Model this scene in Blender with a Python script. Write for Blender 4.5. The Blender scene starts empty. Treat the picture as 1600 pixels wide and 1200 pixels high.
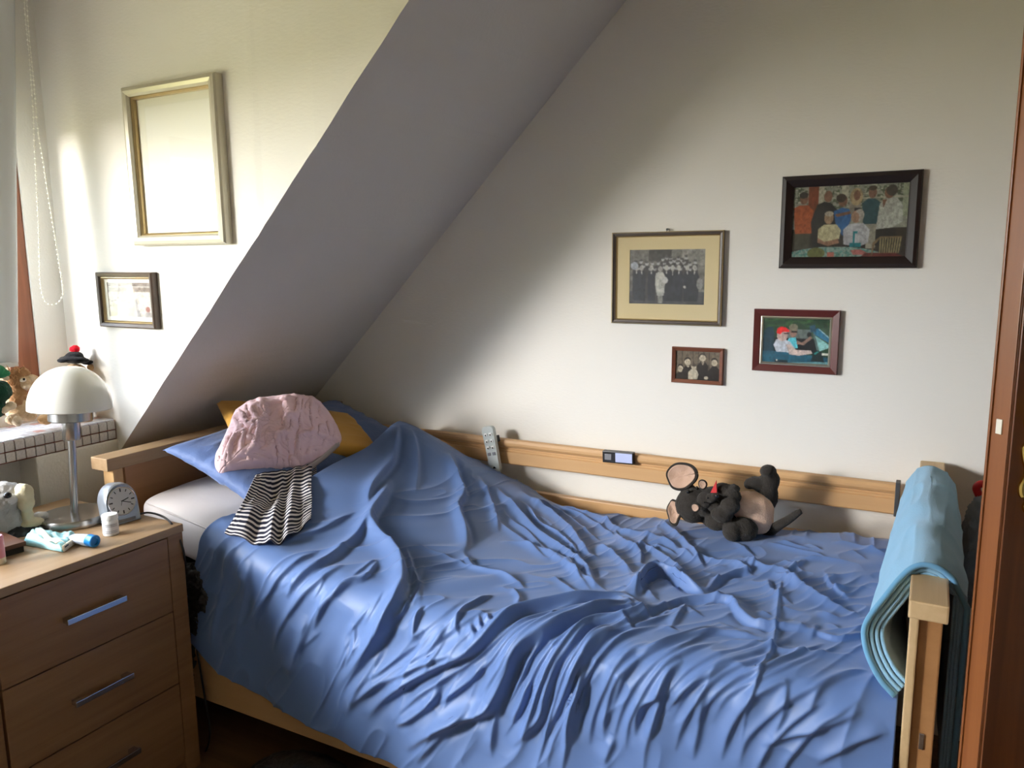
import bpy, bmesh, math, random
import numpy as np
from mathutils import Vector, Matrix, noise as mn
random.seed(3); np.random.seed(3)
SC = bpy.context.scene; COL = SC.collection
PI = math.pi
# ------------------------------------------------------------------ camera
YAW, PITCH, ROLL, FPX = math.radians(-28.384), math.radians(9.1585), math.radians(-0.545), 1218.16
CAM = np.array([0., 0., 1.4])
_fw = np.array([math.sin(YAW)*math.cos(PITCH), math.cos(YAW)*math.cos(PITCH), -math.sin(PITCH)])
_rt = np.array([math.cos(YAW), -math.sin(YAW), 0.]); _up = np.cross(_rt, _fw)
_r = math.cos(ROLL)*_rt + math.sin(ROLL)*_up; _u = -math.sin(ROLL)*_rt + math.cos(ROLL)*_up
cd = bpy.data.cameras.new('camera'); cam = bpy.data.objects.new('camera', cd); COL.objects.link(cam)
cd.sensor_width = 36; cd.lens = FPX/1600*36; cd.clip_start = .02
cam.matrix_world = Matrix(((_r[0], _u[0], -_fw[0], 0), (_r[1], _u[1], -_fw[1], 0), (_r[2], _u[2], -_fw[2], 1.4), (0, 0, 0, 1)))
SC.camera = cam
# ------------------------------------------------------------------ world, light, exposure
W = bpy.data.worlds.new('sky'); SC.world = W; W.use_nodes = True
nt = W.node_tree; nt.nodes.clear()
bg = nt.nodes.new('ShaderNodeBackground'); wo = nt.nodes.new('ShaderNodeOutputWorld')
tcw = nt.nodes.new('ShaderNodeTexCoord'); sxw = nt.nodes.new('ShaderNodeSeparateXYZ'); nt.links.new(tcw.outputs['Generated'], sxw.inputs[0])
crw = nt.nodes.new('ShaderNodeValToRGB'); crw.color_ramp.elements[0].position = .47; crw.color_ramp.elements[0].color = (.30, .30, .16, 1)   # garden below the horizon
crw.color_ramp.elements[1].position = .53; crw.color_ramp.elements[1].color = (.76, .87, 1.0, 1)
maw = nt.nodes.new('ShaderNodeMath'); maw.operation = 'MULTIPLY_ADD'; maw.inputs[1].default_value = .5; maw.inputs[2].default_value = .5; nt.links.new(sxw.outputs[2], maw.inputs[0]); nt.links.new(maw.outputs[0], crw.inputs[0])
nt.links.new(crw.outputs[0], bg.inputs[0]); bg.inputs[1].default_value = 17.0
nt.links.new(bg.outputs[0], wo.inputs[0])
def area(name, loc, target, sx, sy, power, col):
    l = bpy.data.lights.new(name, 'AREA'); l.shape = 'RECTANGLE'; l.size = sx; l.size_y = sy; l.energy = power; l.color = col
    o = bpy.data.objects.new(name, l); COL.objects.link(o); o.location = loc
    o.rotation_euler = (Vector(target)-Vector(loc)).to_track_quat('-Z', 'Y').to_euler(); return o
area('window_daylight', (-3.7, -1.8, 2.02), (.2, 2.2, .9), .75, .75, 275, (1.0, .955, .89))
SC.view_settings.view_transform = 'Standard'; SC.view_settings.look = 'None'
SC.view_settings.gamma = 1; SC.view_settings.use_curve_mapping = False
SC.view_settings.exposure = 0.08
SC.cycles.use_denoising = True
SC.cycles.max_bounces = 8; SC.cycles.diffuse_bounces = 5
# ------------------------------------------------------------------ pixel of the photograph -> point on a plane of the room
def ray(px, py): return _fw + _r*(px-800)/FPX - _u*(py-600)/FPX
def at_x(px, py, x): d = ray(px, py); return CAM + d*(x/d[0])
def at_y(px, py, y): d = ray(px, py); return CAM + d*(y/d[1])
def at_z(px, py, z): d = ray(px, py); return CAM + d*((z-1.4)/d[2])
def to_px(P):
    d = np.asarray(P)-CAM; w = d@_fw
    return 800+FPX*(d@_r)/w, 600-FPX*(d@_u)/w
# ------------------------------------------------------------------ materials
def mat(name, col, rough=.6, metal=0., noise=None, bump=None, grain=None, spec=.5, sheen=0., trans=0., emit=None, coat=0., subs=0.):
    m = bpy.data.materials.new(name); m.use_nodes = True; n = m.node_tree.nodes; L = m.node_tree.links
    b = n['Principled BSDF']; b.inputs['Roughness'].default_value = rough; b.inputs['Metallic'].default_value = metal
    b.inputs['Specular IOR Level'].default_value = spec
    b.inputs['Sheen Weight'].default_value = sheen; b.inputs['Transmission Weight'].default_value = trans
    b.inputs['Coat Weight'].default_value = coat; b.inputs['Subsurface Weight'].default_value = subs
    c = (*col, 1); b.inputs['Base Color'].default_value = c
    tc = n.new('ShaderNodeTexCoord'); src = tc.outputs['Object']
    last = None
    if noise:                                       # (scale, amount[, second colour])
        t = n.new('ShaderNodeTexNoise'); t.inputs['Scale'].default_value = noise[0]; t.inputs['Detail'].default_value = 5
        L.new(src, t.inputs['Vector'])
        mx = n.new('ShaderNodeMix'); mx.data_type = 'RGBA'; L.new(t.outputs['Fac'], mx.inputs[0])
        c2 = noise[2] if len(noise) > 2 else tuple(v*(1-noise[1]) for v in col)
        c1 = tuple(min(1, v*(1+noise[1]*.6)) for v in col)
        mx.inputs[6].default_value = (*c1, 1); mx.inputs[7].default_value = (*c2, 1); last = mx.outputs[2]
    if grain:                                       # (stretch axis 0/1/2, dark colour, scale)
        mp = n.new('ShaderNodeMapping'); s = [grain[2]]*3; s[grain[0]] = grain[2]*.045
        mp.inputs['Scale'].default_value = s; L.new(src, mp.inputs['Vector'])
        t = n.new('ShaderNodeTexNoise'); t.inputs['Scale'].default_value = 1; t.inputs['Detail'].default_value = 6; t.inputs['Roughness'].default_value = .65
        t.inputs['Distortion'].default_value = .4
        L.new(mp.outputs[0], t.inputs['Vector'])
        cr = n.new('ShaderNodeValToRGB'); cr.color_ramp.elements[0].position = .3; cr.color_ramp.elements[1].position = .72
        cr.color_ramp.elements[0].color = (*grain[1], 1); cr.color_ramp.elements[1].color = c
        L.new(t.outputs['Fac'], cr.inputs[0]); last = cr.outputs[0]
    if last: L.new(last, b.inputs['Base Color'])
    if bump:                                        # (scale, strength, distance)
        t = n.new('ShaderNodeTexNoise'); t.inputs['Scale'].default_value = bump[0]; t.inputs['Detail'].default_value = 4
        L.new(src, t.inputs['Vector']); bp = n.new('ShaderNodeBump'); bp.inputs['Strength'].default_value = bump[1]; bp.inputs['Distance'].default_value = bump[2]
        L.new(t.outputs['Fac'], bp.inputs['Height']); L.new(bp.outputs[0], b.inputs['Normal'])
    if emit: b.inputs['Emission Color'].default_value = (*emit[0], 1); b.inputs['Emission Strength'].default_value = emit[1]
    return m
def wallpaper(name, col):                            # embossed paper: fine slanting relief
    m = mat(name, col, .85, spec=.2, noise=(3, .04)); n = m.node_tree.nodes; L = m.node_tree.links
    tc = n.new('ShaderNodeTexCoord'); mp = n.new('ShaderNodeMapping'); mp.inputs['Rotation'].default_value = (0, .8, 0); mp.inputs['Scale'].default_value = (60, 150, 150)
    L.new(tc.outputs['Object'], mp.inputs[0]); t = n.new('ShaderNodeTexNoise'); t.inputs['Scale'].default_value = 1; t.inputs['Detail'].default_value = 3
    L.new(mp.outputs[0], t.inputs['Vector']); bp = n.new('ShaderNodeBump'); bp.inputs['Strength'].default_value = .35; bp.inputs['Distance'].default_value = .002
    L.new(t.outputs['Fac'], bp.inputs['Height']); L.new(bp.outputs[0], n['Principled BSDF'].inputs['Normal']); return m
def fur(name, col, col2=None, scale=260):
    return mat(name, col, .95, spec=.1, sheen=.10, noise=(38, .35) if col2 is None else (30, .3, col2), bump=(scale, .9, .003))
def glass_mat(name, gl=.10, tint=(1, 1, 1)):
    m = bpy.data.materials.new(name); m.use_nodes = True; n = m.node_tree.nodes; L = m.node_tree.links; n.clear()
    o = n.new('ShaderNodeOutputMaterial'); mx = n.new('ShaderNodeMixShader'); t = n.new('ShaderNodeBsdfTransparent'); g = n.new('ShaderNodeBsdfGlossy')
    lw = n.new('ShaderNodeLayerWeight'); lw.inputs[0].default_value = .5; pw = n.new('ShaderNodeMath'); pw.operation = 'POWER'; pw.inputs[1].default_value = 4.5
    f = n.new('ShaderNodeMath'); f.operation = 'MULTIPLY_ADD'; f.inputs[1].default_value = .8; f.inputs[2].default_value = .025; L.new(lw.outputs['Facing'], pw.inputs[0]); L.new(pw.outputs[0], f.inputs[0]); g.inputs['Roughness'].default_value = .03; t.inputs[0].default_value = (*tint, 1)
    L.new(f.outputs[0], mx.inputs[0]); L.new(t.outputs[0], mx.inputs[1]); L.new(g.outputs[0], mx.inputs[2]); L.new(mx.outputs[0], o.inputs[0]); return m
def vcol_mat(name, rough=.4):
    m = mat(name, (1, 1, 1), rough, spec=.3); n = m.node_tree.nodes
    a = n.new('ShaderNodeAttribute'); a.attribute_name = 'paint'; m.node_tree.links.new(a.outputs['Color'], n['Principled BSDF'].inputs['Base Color']); return m
M = dict(
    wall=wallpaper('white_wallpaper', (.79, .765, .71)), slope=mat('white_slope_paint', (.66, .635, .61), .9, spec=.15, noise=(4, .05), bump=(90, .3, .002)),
    roomwall=mat('room_wall_paint', (.66, .60, .53), .9, noise=(4, .05)), plaster=mat('rough_plaster', (.70, .68, .62), .9, noise=(9, .06), bump=(120, .5, .003)),
    floor=mat('brown_laminate', (.20, .11, .055), .45, grain=(0, (.11, .06, .03), 30)),
    beech_x=mat('beech_along_x', (.60, .36, .17), .40, grain=(0, (.56, .33, .152), 42)),
    beech_y=mat('beech_along_y', (.40, .27, .15), .5, grain=(1, (.32, .20, .10), 42)),
    beech_z=mat('beech_along_z', (.66, .42, .20), .42, grain=(2, (.55, .33, .15), 42)),
    panel=mat('beech_panel', (.50, .255, .105), .4, grain=(1, (.42, .205, .08), 30)),
    chest=mat('oiled_beech_chest', (.30, .160, .068), .42, grain=(1, (.20, .10, .04), 26)),
    chest_top=mat('oiled_beech_top', (.38, .25, .14), .48, grain=(1, (.28, .17, .085), 26)),
    cap=mat('pale_cap_wood', (.66, .47, .26), .5, grain=(1, (.58, .40, .21), 40)),
    gap=mat('dark_gap', (.02, .016, .012), .9, noise=(5, .1)),
    steel=mat('brushed_steel', (.40, .39, .37), .27, 1., noise=(60, .08)), chrome=mat('satin_chrome', (.62, .63, .66), .25, 1., noise=(50, .05)),
    brass=mat('polished_brass', (.80, .56, .16), .20, 1., noise=(30, .15)), black=mat('black_plastic', (.012, .012, .014), .35, noise=(40, .2)),
    doorw=mat('red_brown_door_wood', (.20, .062, .015), .34, grain=(2, (.12, .034, .009), 30), coat=.2), dooredge=mat('orange_door_edge', (.28, .095, .024), .35, grain=(2, (.20, .062, .015), 34), coat=.2),
    duvet=mat('blue_satin_cotton', (.105, .185, .41), .50, spec=.45, sheen=.12, noise=(7, .05), bump=(900, .12, .0006)),
    pillow=mat('blue_pillow_cotton', (.11, .18, .40), .6, sheen=.15, noise=(7, .06), bump=(60, .5, .004)),
    sheet=mat('cream_fitted_sheet', (.74, .68, .66), .8, noise=(8, .04), bump=(30, .25, .004)),
    yellow=mat('ochre_cushion', (.62, .33, .055), .8, sheen=.1, noise=(9, .08), bump=(400, .2, .001)),
    pink=mat('pale_pink_cotton', (.90, .64, .68), .8, sheen=.1, noise=(9, .07), bump=(500, .15, .001)), greycloth=mat('grey_lining', (.50, .43, .42), .85, noise=(9, .1)),
    fleece=mat('light_blue_fleece', (.27, .50, .70), .95, spec=.1, sheen=.25, noise=(20, .10), bump=(350, .5, .002)), fleece_edge=mat('blue_blanket_binding', (.13, .33, .53), .9, sheen=.2, noise=(20, .1)),
    shade=mat('opal_glass', (.80, .81, .77), .22, noise=(5, .02), subs=.0, coat=.3),
    grout=mat('red_brown_grout', (.20, .075, .05), .9, noise=(40, .2)), tile=mat('grey_mosaic_tile', (.50, .47, .44), .35, noise=(160, .35)), tile_pink=mat('pinkish_mosaic_tile', (.55, .33, .31), .35, noise=(160, .3)),
    tile_top=mat('pale_mosaic_tile', (.56, .56, .60), .3, noise=(160, .2)),
    white=mat('white_plastic', (.80, .80, .78), .4, noise=(20, .03)), label=mat('white_print_label', (.70, .70, .72), .5, noise=(30, .05)), greyprint=mat('grey_print', (.28, .30, .34), .5, noise=(30, .1)),
    silver=mat('silver_plastic', (.34, .37, .42), .28, .55, noise=(20, .05)), dial=mat('clock_dial', (.52, .52, .54), .4, noise=(20, .03)),
    bluecap=mat('blue_cap', (.01, .19, .55), .3, noise=(20, .05)), pale_tube=mat('pale_blue_tube', (.62, .70, .84), .35, noise=(20, .05)),
    teal=mat('turquoise_foil', (.20, .58, .66), .25, noise=(35, .25, (.55, .80, .86)), bump=(60, .4, .003)), cream=mat('cream_card', (.74, .68, .55), .6, noise=(20, .05)),
    cable=mat('dark_cable', (.03, .027, .027), .5, noise=(20, .1)), wax=mat('yellowed_plaster', (.62, .56, .38), .7, noise=(30, .15), bump=(60, .6, .004)),
    stone=mat('black_stone', (.015, .017, .02), .45, noise=(60, .5), bump=(70, .8, .005)), boxw=mat('brown_box', (.12, .045, .02), .5, grain=(1, (.07, .026, .012), 30)),
    pinkp=mat('pink_plastic', (.62, .25, .33), .4, noise=(20, .05)), greydog=fur('grey_plush', (.44, .42, .40), scale=160), nose=mat('black_nose', (.01, .01, .014), .25, noise=(20, .1)),
    lion=fur('tan_plush', (.60, .42, .25)), lion_b=fur('pale_tan_plush', (.68, .53, .37)), mane=fur('brown_mane', (.24, .115, .05), (.45, .25, .12)), ginger=fur('ginger_tuft', (.62, .33, .16)),
    darkgreen=fur('dark_green_plush', (.010, .045, .026)), green=fur('green_plush', (.03, .20, .09)), eyew=mat('pale_eye_patch', (.80, .72, .60), .7, noise=(20, .04)),
    hat=fur('black_felt', (.012, .012, .015)), pompom=fur('red_wool', (.80, .012, .03)), bear=fur('honey_plush', (.70, .44, .22)),
    mouse=fur('charcoal_plush', (.026, .022, .019), (.040, .035, .030), 300), belly=fur('peach_plush', (.86, .58, .42), (.74, .48, .34), 300), earp=fur('pink_beige_plush', (.50, .34, .26), (.40, .26, .18), 300), ribbon=mat('red_ribbon', (.52, .01, .015), .4, noise=(20, .1)),
    glossblack=mat('glossy_black_bead', (.005, .005, .006), .05, noise=(10, .1)),
    frame_silver=mat('champagne_frame', (.58, .54, .43), .38, .35, noise=(20, .1), bump=(120, .2, .001)), frame_side=mat('champagne_frame_side', (.42, .38, .28), .5, .2, noise=(20, .1)), gold=mat('gold_slip', (.50, .38, .20), .3, .8, noise=(40, .2)),
    frame_dark=mat('dark_brown_frame', (.075, .05, .035), .4, noise=(40, .3)), frame_black=mat('black_brown_frame', (.014, .0055, .0045), .5, noise=(30, .3), coat=0),
    frame_red=mat('dark_red_frame', (.105, .016, .014), .35, noise=(30, .2), coat=.1), frame_brown=mat('reddish_wood_frame', (.20, .065, .03), .45, grain=(0, (.13, .04, .02), 90)),
    silverslip=mat('silver_slip', (.60, .57, .47), .28, .8, noise=(14, .3)), mat_cream=mat('cream_mount', (.66, .55, .32), .8, noise=(6, .06)), mat_white=mat('white_mount', (.86, .84, .74), .8, noise=(6, .03)),
    glass=glass_mat('picture_glass'), wglass=glass_mat('window_glass'), winwood=mat('red_brown_window_wood', (.26, .085, .04), .4, grain=(2, (.15, .05, .02), 40), coat=.1),
    blind=mat('white_blind_fabric', (.62, .64, .65), .9, noise=(3, .03)), bead=mat('ivory_beads', (.93, .91, .82), .4, noise=(20, .04)),
    mech=mat('black_bed_mechanism', (.012, .012, .014), .6, noise=(30, .4), bump=(60, .8, .006)), bag=mat('grey_blue_bag_cloth', (.24, .29, .34), .9, noise=(20, .2), bump=(60, .5, .004)),
    screen=mat('pale_blue_display', (.50, .56, .82), .3, noise=(10, .03)), grey=mat('grey_plastic', (.20, .20, .22), .5, noise=(20, .1)), remote=mat('grey_remote_shell', (.50, .54, .53), .4, noise=(20, .05)),
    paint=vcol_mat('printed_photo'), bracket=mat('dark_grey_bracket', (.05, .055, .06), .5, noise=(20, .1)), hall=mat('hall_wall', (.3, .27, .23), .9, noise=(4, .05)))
# ------------------------------------------------------------------ object helpers
def link(name, me, m=None, parent=None, smooth=False):
    o = bpy.data.objects.new(name, me); COL.objects.link(o)
    if m: me.materials.append(m)
    if parent is not None: o.parent = parent; o.matrix_parent_inverse = parent.matrix_world.inverted() if parent.type != 'EMPTY' else Matrix.Translation(-parent.location)
    if smooth: me.polygons.foreach_set('use_smooth', [True]*len(me.polygons)); me.update()
    return o
def tag(o, label, cat, group=None):
    o['label'] = label; o['category'] = cat
    if group: o['group'] = group
    return o
def thing(name, loc, label, cat, group=None):
    o = bpy.data.objects.new(name, None); COL.objects.link(o); o.location = loc; o.empty_display_size = .05; return tag(o, label, cat, group)
def struct(o): o['kind'] = 'structure'; return o
def from_bm(name, bm, m, parent=None, smooth=False):
    me = bpy.data.meshes.new(name); bmesh.ops.recalc_face_normals(bm, faces=bm.faces); bm.to_mesh(me); bm.free(); return link(name, me, m, parent, smooth)
def bm_box(bm, lo, hi, bev=0, rot=None, about=None):
    r = bmesh.ops.create_cube(bm, size=1)['verts']; lo = Vector(lo); hi = Vector(hi)
    for v in r: v.co = Vector(((lo[i]+hi[i])/2 + v.co[i]*(hi[i]-lo[i])) for i in range(3))
    if bev:
        es = list({e for v in r for e in v.link_edges}); q = bmesh.ops.bevel(bm, geom=es, offset=bev, segments=2, affect='EDGES', profile=.6); r = [v for v in q['verts']] + [v for v in r if v.is_valid]; r = list({v for v in r if v.is_valid})
    if rot is not None:
        c = Vector(about) if about is not None else (lo+hi)/2
        for v in r: v.co = c + rot @ (v.co-c)
    return r
def box(name, lo, hi, m, parent=None, bev=.002, rot=None, about=None):
    bm = bmesh.new(); bm_box(bm, lo, hi, bev, rot, about); return from_bm(name, bm, m, parent)
def lathe(name, prof, loc, m, parent=None, seg=48, axis=None, smooth=True):
    """prof: list of (radius, height)"""
    vs, fs = [], []
    for r, h in prof:
        for k in range(seg): a = 2*PI*k/seg; vs.append(Vector((r*math.cos(a), r*math.sin(a), h)))
    for i in range(len(prof)-1):
        for k in range(seg): a = i*seg+k; b = i*seg+(k+1) % seg; fs.append((a, b, b+seg, a+seg))
    R = (Vector(axis).to_track_quat('Z', 'Y').to_matrix() if axis is not None else Matrix.Identity(3)); L = Vector(loc)
    me = bpy.data.meshes.new(name); me.from_pydata([tuple(L + R @ v) for v in vs], [], fs); me.update()
    bm = bmesh.new(); bm.from_mesh(me); bmesh.ops.remove_doubles(bm, verts=bm.verts, dist=1e-6); bmesh.ops.recalc_face_normals(bm, faces=bm.faces); bm.to_mesh(me); bm.free()
    o = link(name, me, m, parent, smooth)
    if smooth: md = o.modifiers.new('es', 'EDGE_SPLIT'); md.split_angle = math.radians(38)
    return o
def spline(pts, n=8, closed=False):
    P = [np.array(p, float) for p in pts]; out = []; N = len(P); rng = N if closed else N-1
    for i in range(rng):
        if closed: a, b, c, d = P[(i-1) % N], P[i], P[(i+1) % N], P[(i+2) % N]
        else: a, b, c, d = P[max(i-1, 0)], P[i], P[i+1], P[min(i+2, N-1)]
        for k in range(n):
            t = k/n; out.append(.5*((2*b)+(c-a)*t+(2*a-5*b+4*c-d)*t*t+(3*b-a-3*c+d)*t**3))
    if not closed: out.append(P[-1])
    return out
def tube(name, pts, rad, m, parent=None, seg=10, closed=False, smooth=True, caps=True, flat=1.):
    N = len(pts); rad = rad if hasattr(rad, '__len__') else [rad]*N
    P = [Vector(p) for p in pts]; vs, fs = [], []; up = None
    for i, p in enumerate(P):
        t = (P[(i+1) % N]-P[i-1]) if (closed or 0 < i < N-1) else (P[1]-P[0] if i == 0 else P[-1]-P[-2])
        t.normalize()
        if up is None: up = t.orthogonal().normalized()
        up = (up - t*up.dot(t)).normalized(); s = t.cross(up)
        for k in range(seg): a = 2*PI*k/seg; vs.append(tuple(p + (up*math.cos(a)*flat + s*math.sin(a))*rad[i]))
    for i in range(N if closed else N-1):
        j = (i+1) % N
        for k in range(seg): fs.append((i*seg+k, i*seg+(k+1) % seg, j*seg+(k+1) % seg, j*seg+k))
    if caps and not closed: fs.append(tuple(range(seg))[::-1]); fs.append(tuple((N-1)*seg+k for k in range(seg)))
    me = bpy.data.meshes.new(name); me.from_pydata(vs, [], fs); me.update(); return link(name, me, m, parent, smooth)
def grid_mesh(name, G, m, parent=None, thick=0., smooth=True, uv=False, mats=()):
    """G: array (nu, nv, 3)"""
    nu, nv = G.shape[:2]; me = bpy.data.meshes.new(name)
    i = np.arange(nu*nv).reshape(nu, nv); F = np.stack([i[:-1, :-1], i[1:, :-1], i[1:, 1:], i[:-1, 1:]], -1).reshape(-1, 4)
    me.vertices.add(nu*nv); me.vertices.foreach_set('co', G.reshape(-1).astype(np.float32))
    me.loops.add(F.size); me.loops.foreach_set('vertex_index', F.reshape(-1).astype(np.int32))
    me.polygons.add(len(F)); me.polygons.foreach_set('loop_start', (np.arange(len(F))*4).astype(np.int32))
    me.update(calc_edges=True); me.validate()
    if uv:
        U, V = np.meshgrid(np.linspace(0, 1, nu), np.linspace(0, 1, nv), indexing='ij'); uvc = np.stack([U, V], -1).reshape(-1, 2)[F.reshape(-1)]
        l = me.uv_layers.new(name='UVMap'); l.data.foreach_set('uv', uvc.reshape(-1).astype(np.float32))
    o = link(name, me, m, parent, smooth)
    for q in mats: me.materials.append(q)
    if thick:
        s = o.modifiers.new('t', 'SOLIDIFY'); s.thickness = thick; s.offset = -1
    return o
def bake(o):
    dg = bpy.context.evaluated_depsgraph_get(); me = bpy.data.meshes.new_from_object(o.evaluated_get(dg)); o.modifiers.clear(); old = o.data; me.name = old.name; o.data = me; return o
def blob(name, parts, m, parent=None, voxel=.004, smooth_it=6, fuzz=.0008):
    """parts: (centre, radii, (optional) axis the first radius points along) ellipsoids melted into ONE continuous skin"""
    bm = bmesh.new()
    for p in parts:
        c = Vector(p[0]); r = p[1] if hasattr(p[1], '__len__') else (p[1],)*3
        R = Vector(p[2]).normalized().to_track_quat('X', 'Z').to_matrix() if len(p) > 2 else Matrix.Identity(3)
        for v in bmesh.ops.create_icosphere(bm, subdivisions=3, radius=1)['verts']: v.co = c + R @ Vector((v.co[0]*r[0], v.co[1]*r[1], v.co[2]*r[2]))
    me = bpy.data.meshes.new(name); bm.to_mesh(me); bm.free(); o = link(name, me, m, None, True)
    rm = o.modifiers.new('r', 'REMESH'); rm.mode = 'VOXEL'; rm.voxel_size = voxel; rm.use_smooth_shade = True
    s = o.modifiers.new('s', 'SMOOTH'); s.factor = .6; s.iterations = smooth_it
    bake(o)
    me = o.data; n = len(me.vertices); co = np.empty(n*3, np.float32); me.vertices.foreach_get('co', co); co = co.reshape(-1, 3)
    no = np.array([v.normal[:] for v in me.vertices]); d = np.array([mn.noise(Vector(c)*60) for c in co])
    co = co + no*(d*fuzz*2)[:, None] + np.random.normal(0, fuzz*.5, (n, 3)); me.vertices.foreach_set('co', co.reshape(-1).astype(np.float32)); me.update()
    if parent is not None: o.parent = parent; o.matrix_parent_inverse = Matrix.Translation(-parent.location)
    me.polygons.foreach_set('use_smooth', [True]*len(me.polygons))
    return o
def ball(name, c, r, m, parent=None, axis=None, sub=3):
    bm = bmesh.new(); r = r if hasattr(r, '__len__') else (r,)*3; R = Vector(axis).normalized().to_track_quat('X', 'Z').to_matrix() if axis is not None else Matrix.Identity(3)
    for v in bmesh.ops.create_icosphere(bm, subdivisions=sub, radius=1)['verts']: v.co = Vector(c) + R @ Vector((v.co[0]*r[0], v.co[1]*r[1], v.co[2]*r[2]))
    return from_bm(name, bm, m, parent, True)
# vector noise on arrays
def _hash(ix, iy, seed): 
    h = (ix.astype(np.int64)*374761393 + iy.astype(np.int64)*668265263 + seed*974634777) & 0x7fffffff
    h = (h ^ (h >> 13))*1274126177 & 0x7fffffff; return ((h ^ (h >> 16)) & 0xffff)/65535.
def vnoise(x, y, seed=0):
    x0 = np.floor(x); y0 = np.floor(y); fx = x-x0; fy = y-y0; sx = fx*fx*fx*(fx*(fx*6-15)+10); sy = fy*fy*fy*(fy*(fy*6-15)+10)
    a = _hash(x0, y0, seed); b = _hash(x0+1, y0, seed); c = _hash(x0, y0+1, seed); d = _hash(x0+1, y0+1, seed)
    return (a*(1-sx)+b*sx)*(1-sy)+(c*(1-sx)+d*sx)*sy
def ridged(x, y, seed=0): return 1-np.abs(2*vnoise(x, y, seed)-1)
def sm(a, b, x): t = np.clip((x-a)/(b-a), 0, 1); return t*t*(3-2*t)
def poly_fold(U, V, pts, w, amp, ws=.55, trough=.25):
    """A fold along pts in cloth coordinates: gentle on the one side, steep on the other, fading at both ends."""
    P = np.array(spline(pts, 5)); seg = np.linalg.norm(np.diff(P, axis=0), axis=1); cum = np.concatenate([[0], np.cumsum(seg)]); T = cum[-1]
    m = (U > P[:, 0].min()-4*w) & (U < P[:, 0].max()+4*w) & (V > P[:, 1].min()-4*w) & (V < P[:, 1].max()+4*w)
    u = U[m]; v = V[m]; best = np.full(u.shape, 9.); side = np.zeros(u.shape); al = np.zeros(u.shape)
    for i in range(len(P)-1):
        d = P[i+1]-P[i]; L2 = d@d+1e-12; t = np.clip(((u-P[i, 0])*d[0]+(v-P[i, 1])*d[1])/L2, 0, 1)
        qx = u-P[i, 0]-t*d[0]; qy = v-P[i, 1]-t*d[1]; D = np.hypot(qx, qy); c = d[0]*qy-d[1]*qx; k = D < best
        best[k] = D[k]; side[k] = np.sign(c[k]); al[k] = cum[i]+t[k]*seg[i]
    env = sm(0, .18*T+.01, al)*sm(0, .22*T+.01, T-al)*.85+.15*sm(0, .05*T, al)*sm(0, .05*T, T-al)
    s = best*side; h = np.where(s > 0, np.exp(-(np.abs(s)/(w*1.5))**1.55), np.exp(-(s/(w*ws))**2) - trough*np.exp(-((s+w*1.3)/(w*.8))**2)*(1-np.exp(-(s/(w*ws))**2)))
    out = np.zeros(U.shape); out[m] = amp*env*h; return out

# ================================================================== SETTING
YW, YC, XK, XW, CEIL = 2.44, 1.565, -2.30, -2.52, 2.42
def quad_wall(name, lo, hi, m): return struct(box(name, lo, hi, m, bev=0))
quad_wall('floor', (-2.9, -2.0, -.06), (1.6, 2.55, 0), M['floor'])
quad_wall('wall_back', (-2.6, YW, 0), (1.6, YW+.1, CEIL), M['wall'])
quad_wall('ceiling', (-2.9, -2.0, CEIL), (1.6, 2.55, CEIL+.1), M['roomwall'])
def prism(name, pts, axis, a, b, m):
    """polygon pts (2-d) pushed along axis from a to b"""
    bm = bmesh.new(); put = (lambda p, t: (t, p[0], p[1])) if axis == 0 else ((lambda p, t: (p[0], t, p[1])) if axis == 1 else (lambda p, t: (p[0], p[1], t)))
    A = [bm.verts.new(put(p, a)) for p in pts]; B = [bm.verts.new(put(p, b)) for p in pts]; bm.faces.new(A); bm.faces.new(B[::-1])
    for i in range(len(pts)): j = (i+1) % len(pts); bm.faces.new((A[i], B[i], B[j], A[j]))
    return from_bm(name, bm, m)
SL = 3.09                                             # roof slope: z = x + 3.09
# the lump of roof between the dormer's cheek and the gable wall: its underside is the slope, its near face the cheek
def roof_block():
    NX, bmv = 60, []
    # cheek face, slope underside with a hand-plastered, slightly wavy arris
    bm = bmesh.new(); T0, T1 = XK, CEIL-SL
    xs = np.linspace(T0, T1, NX+1); low = []; far = []; top = []
    for x in xs:
        w = .0035*mn.noise(Vector((x*9, 0, 0)))+.002*mn.noise(Vector((x*41, 3, 0)))
        low.append(bm.verts.new((x-w*.7, YC+w*.6, x+SL+w))); far.append(bm.verts.new((x, YW, x+SL)))
        top.append(bm.verts.new((x, YC, CEIL)))
    me2 = bmesh.new()
    for i in range(NX): bm.faces.new((low[i], low[i+1], far[i+1], far[i]))
    return bm, low, top
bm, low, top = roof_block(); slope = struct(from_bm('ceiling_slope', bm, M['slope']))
# cheek wall (faces the room, parallel to the gable wall)
bm = bmesh.new(); xs = np.linspace(XK, CEIL-SL, 61); a = []; b = []
for x in xs:
    w = .0035*mn.noise(Vector((x*9, 0, 0)))+.002*mn.noise(Vector((x*41, 3, 0)))
    a.append(bm.verts.new((x-w*.7, YC+w*.6, x+SL+w))); b.append(bm.verts.new((x, YC, CEIL)))
for i in range(60): bm.faces.new((a[i], b[i], b[i+1], a[i+1])) if i < 59 else bm.faces.new((a[i], b[i], b[i+1], a[i+1]))
v1 = bm.verts.new((XW-.4, YC, .70)); v2 = bm.verts.new((XW-.4, YC, CEIL)); v3 = bm.verts.new((XK, YC, .70))
bm.faces.new((v1, v2, b[0], a[0], v3))
struct(from_bm('wall_cheek', bm, M['wall']))
# roof mass above the slope (keeps daylight out)
struct(prism('wall_roof', [(XK-.6, .2), (XK-.001, .2), (XK-.001, XK+SL+.02), (CEIL-SL, CEIL+.02), (CEIL-SL, CEIL+.1), (XK-.6, CEIL+.1)], 1, YC+.03, YW+.1, M['roomwall']))
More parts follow.
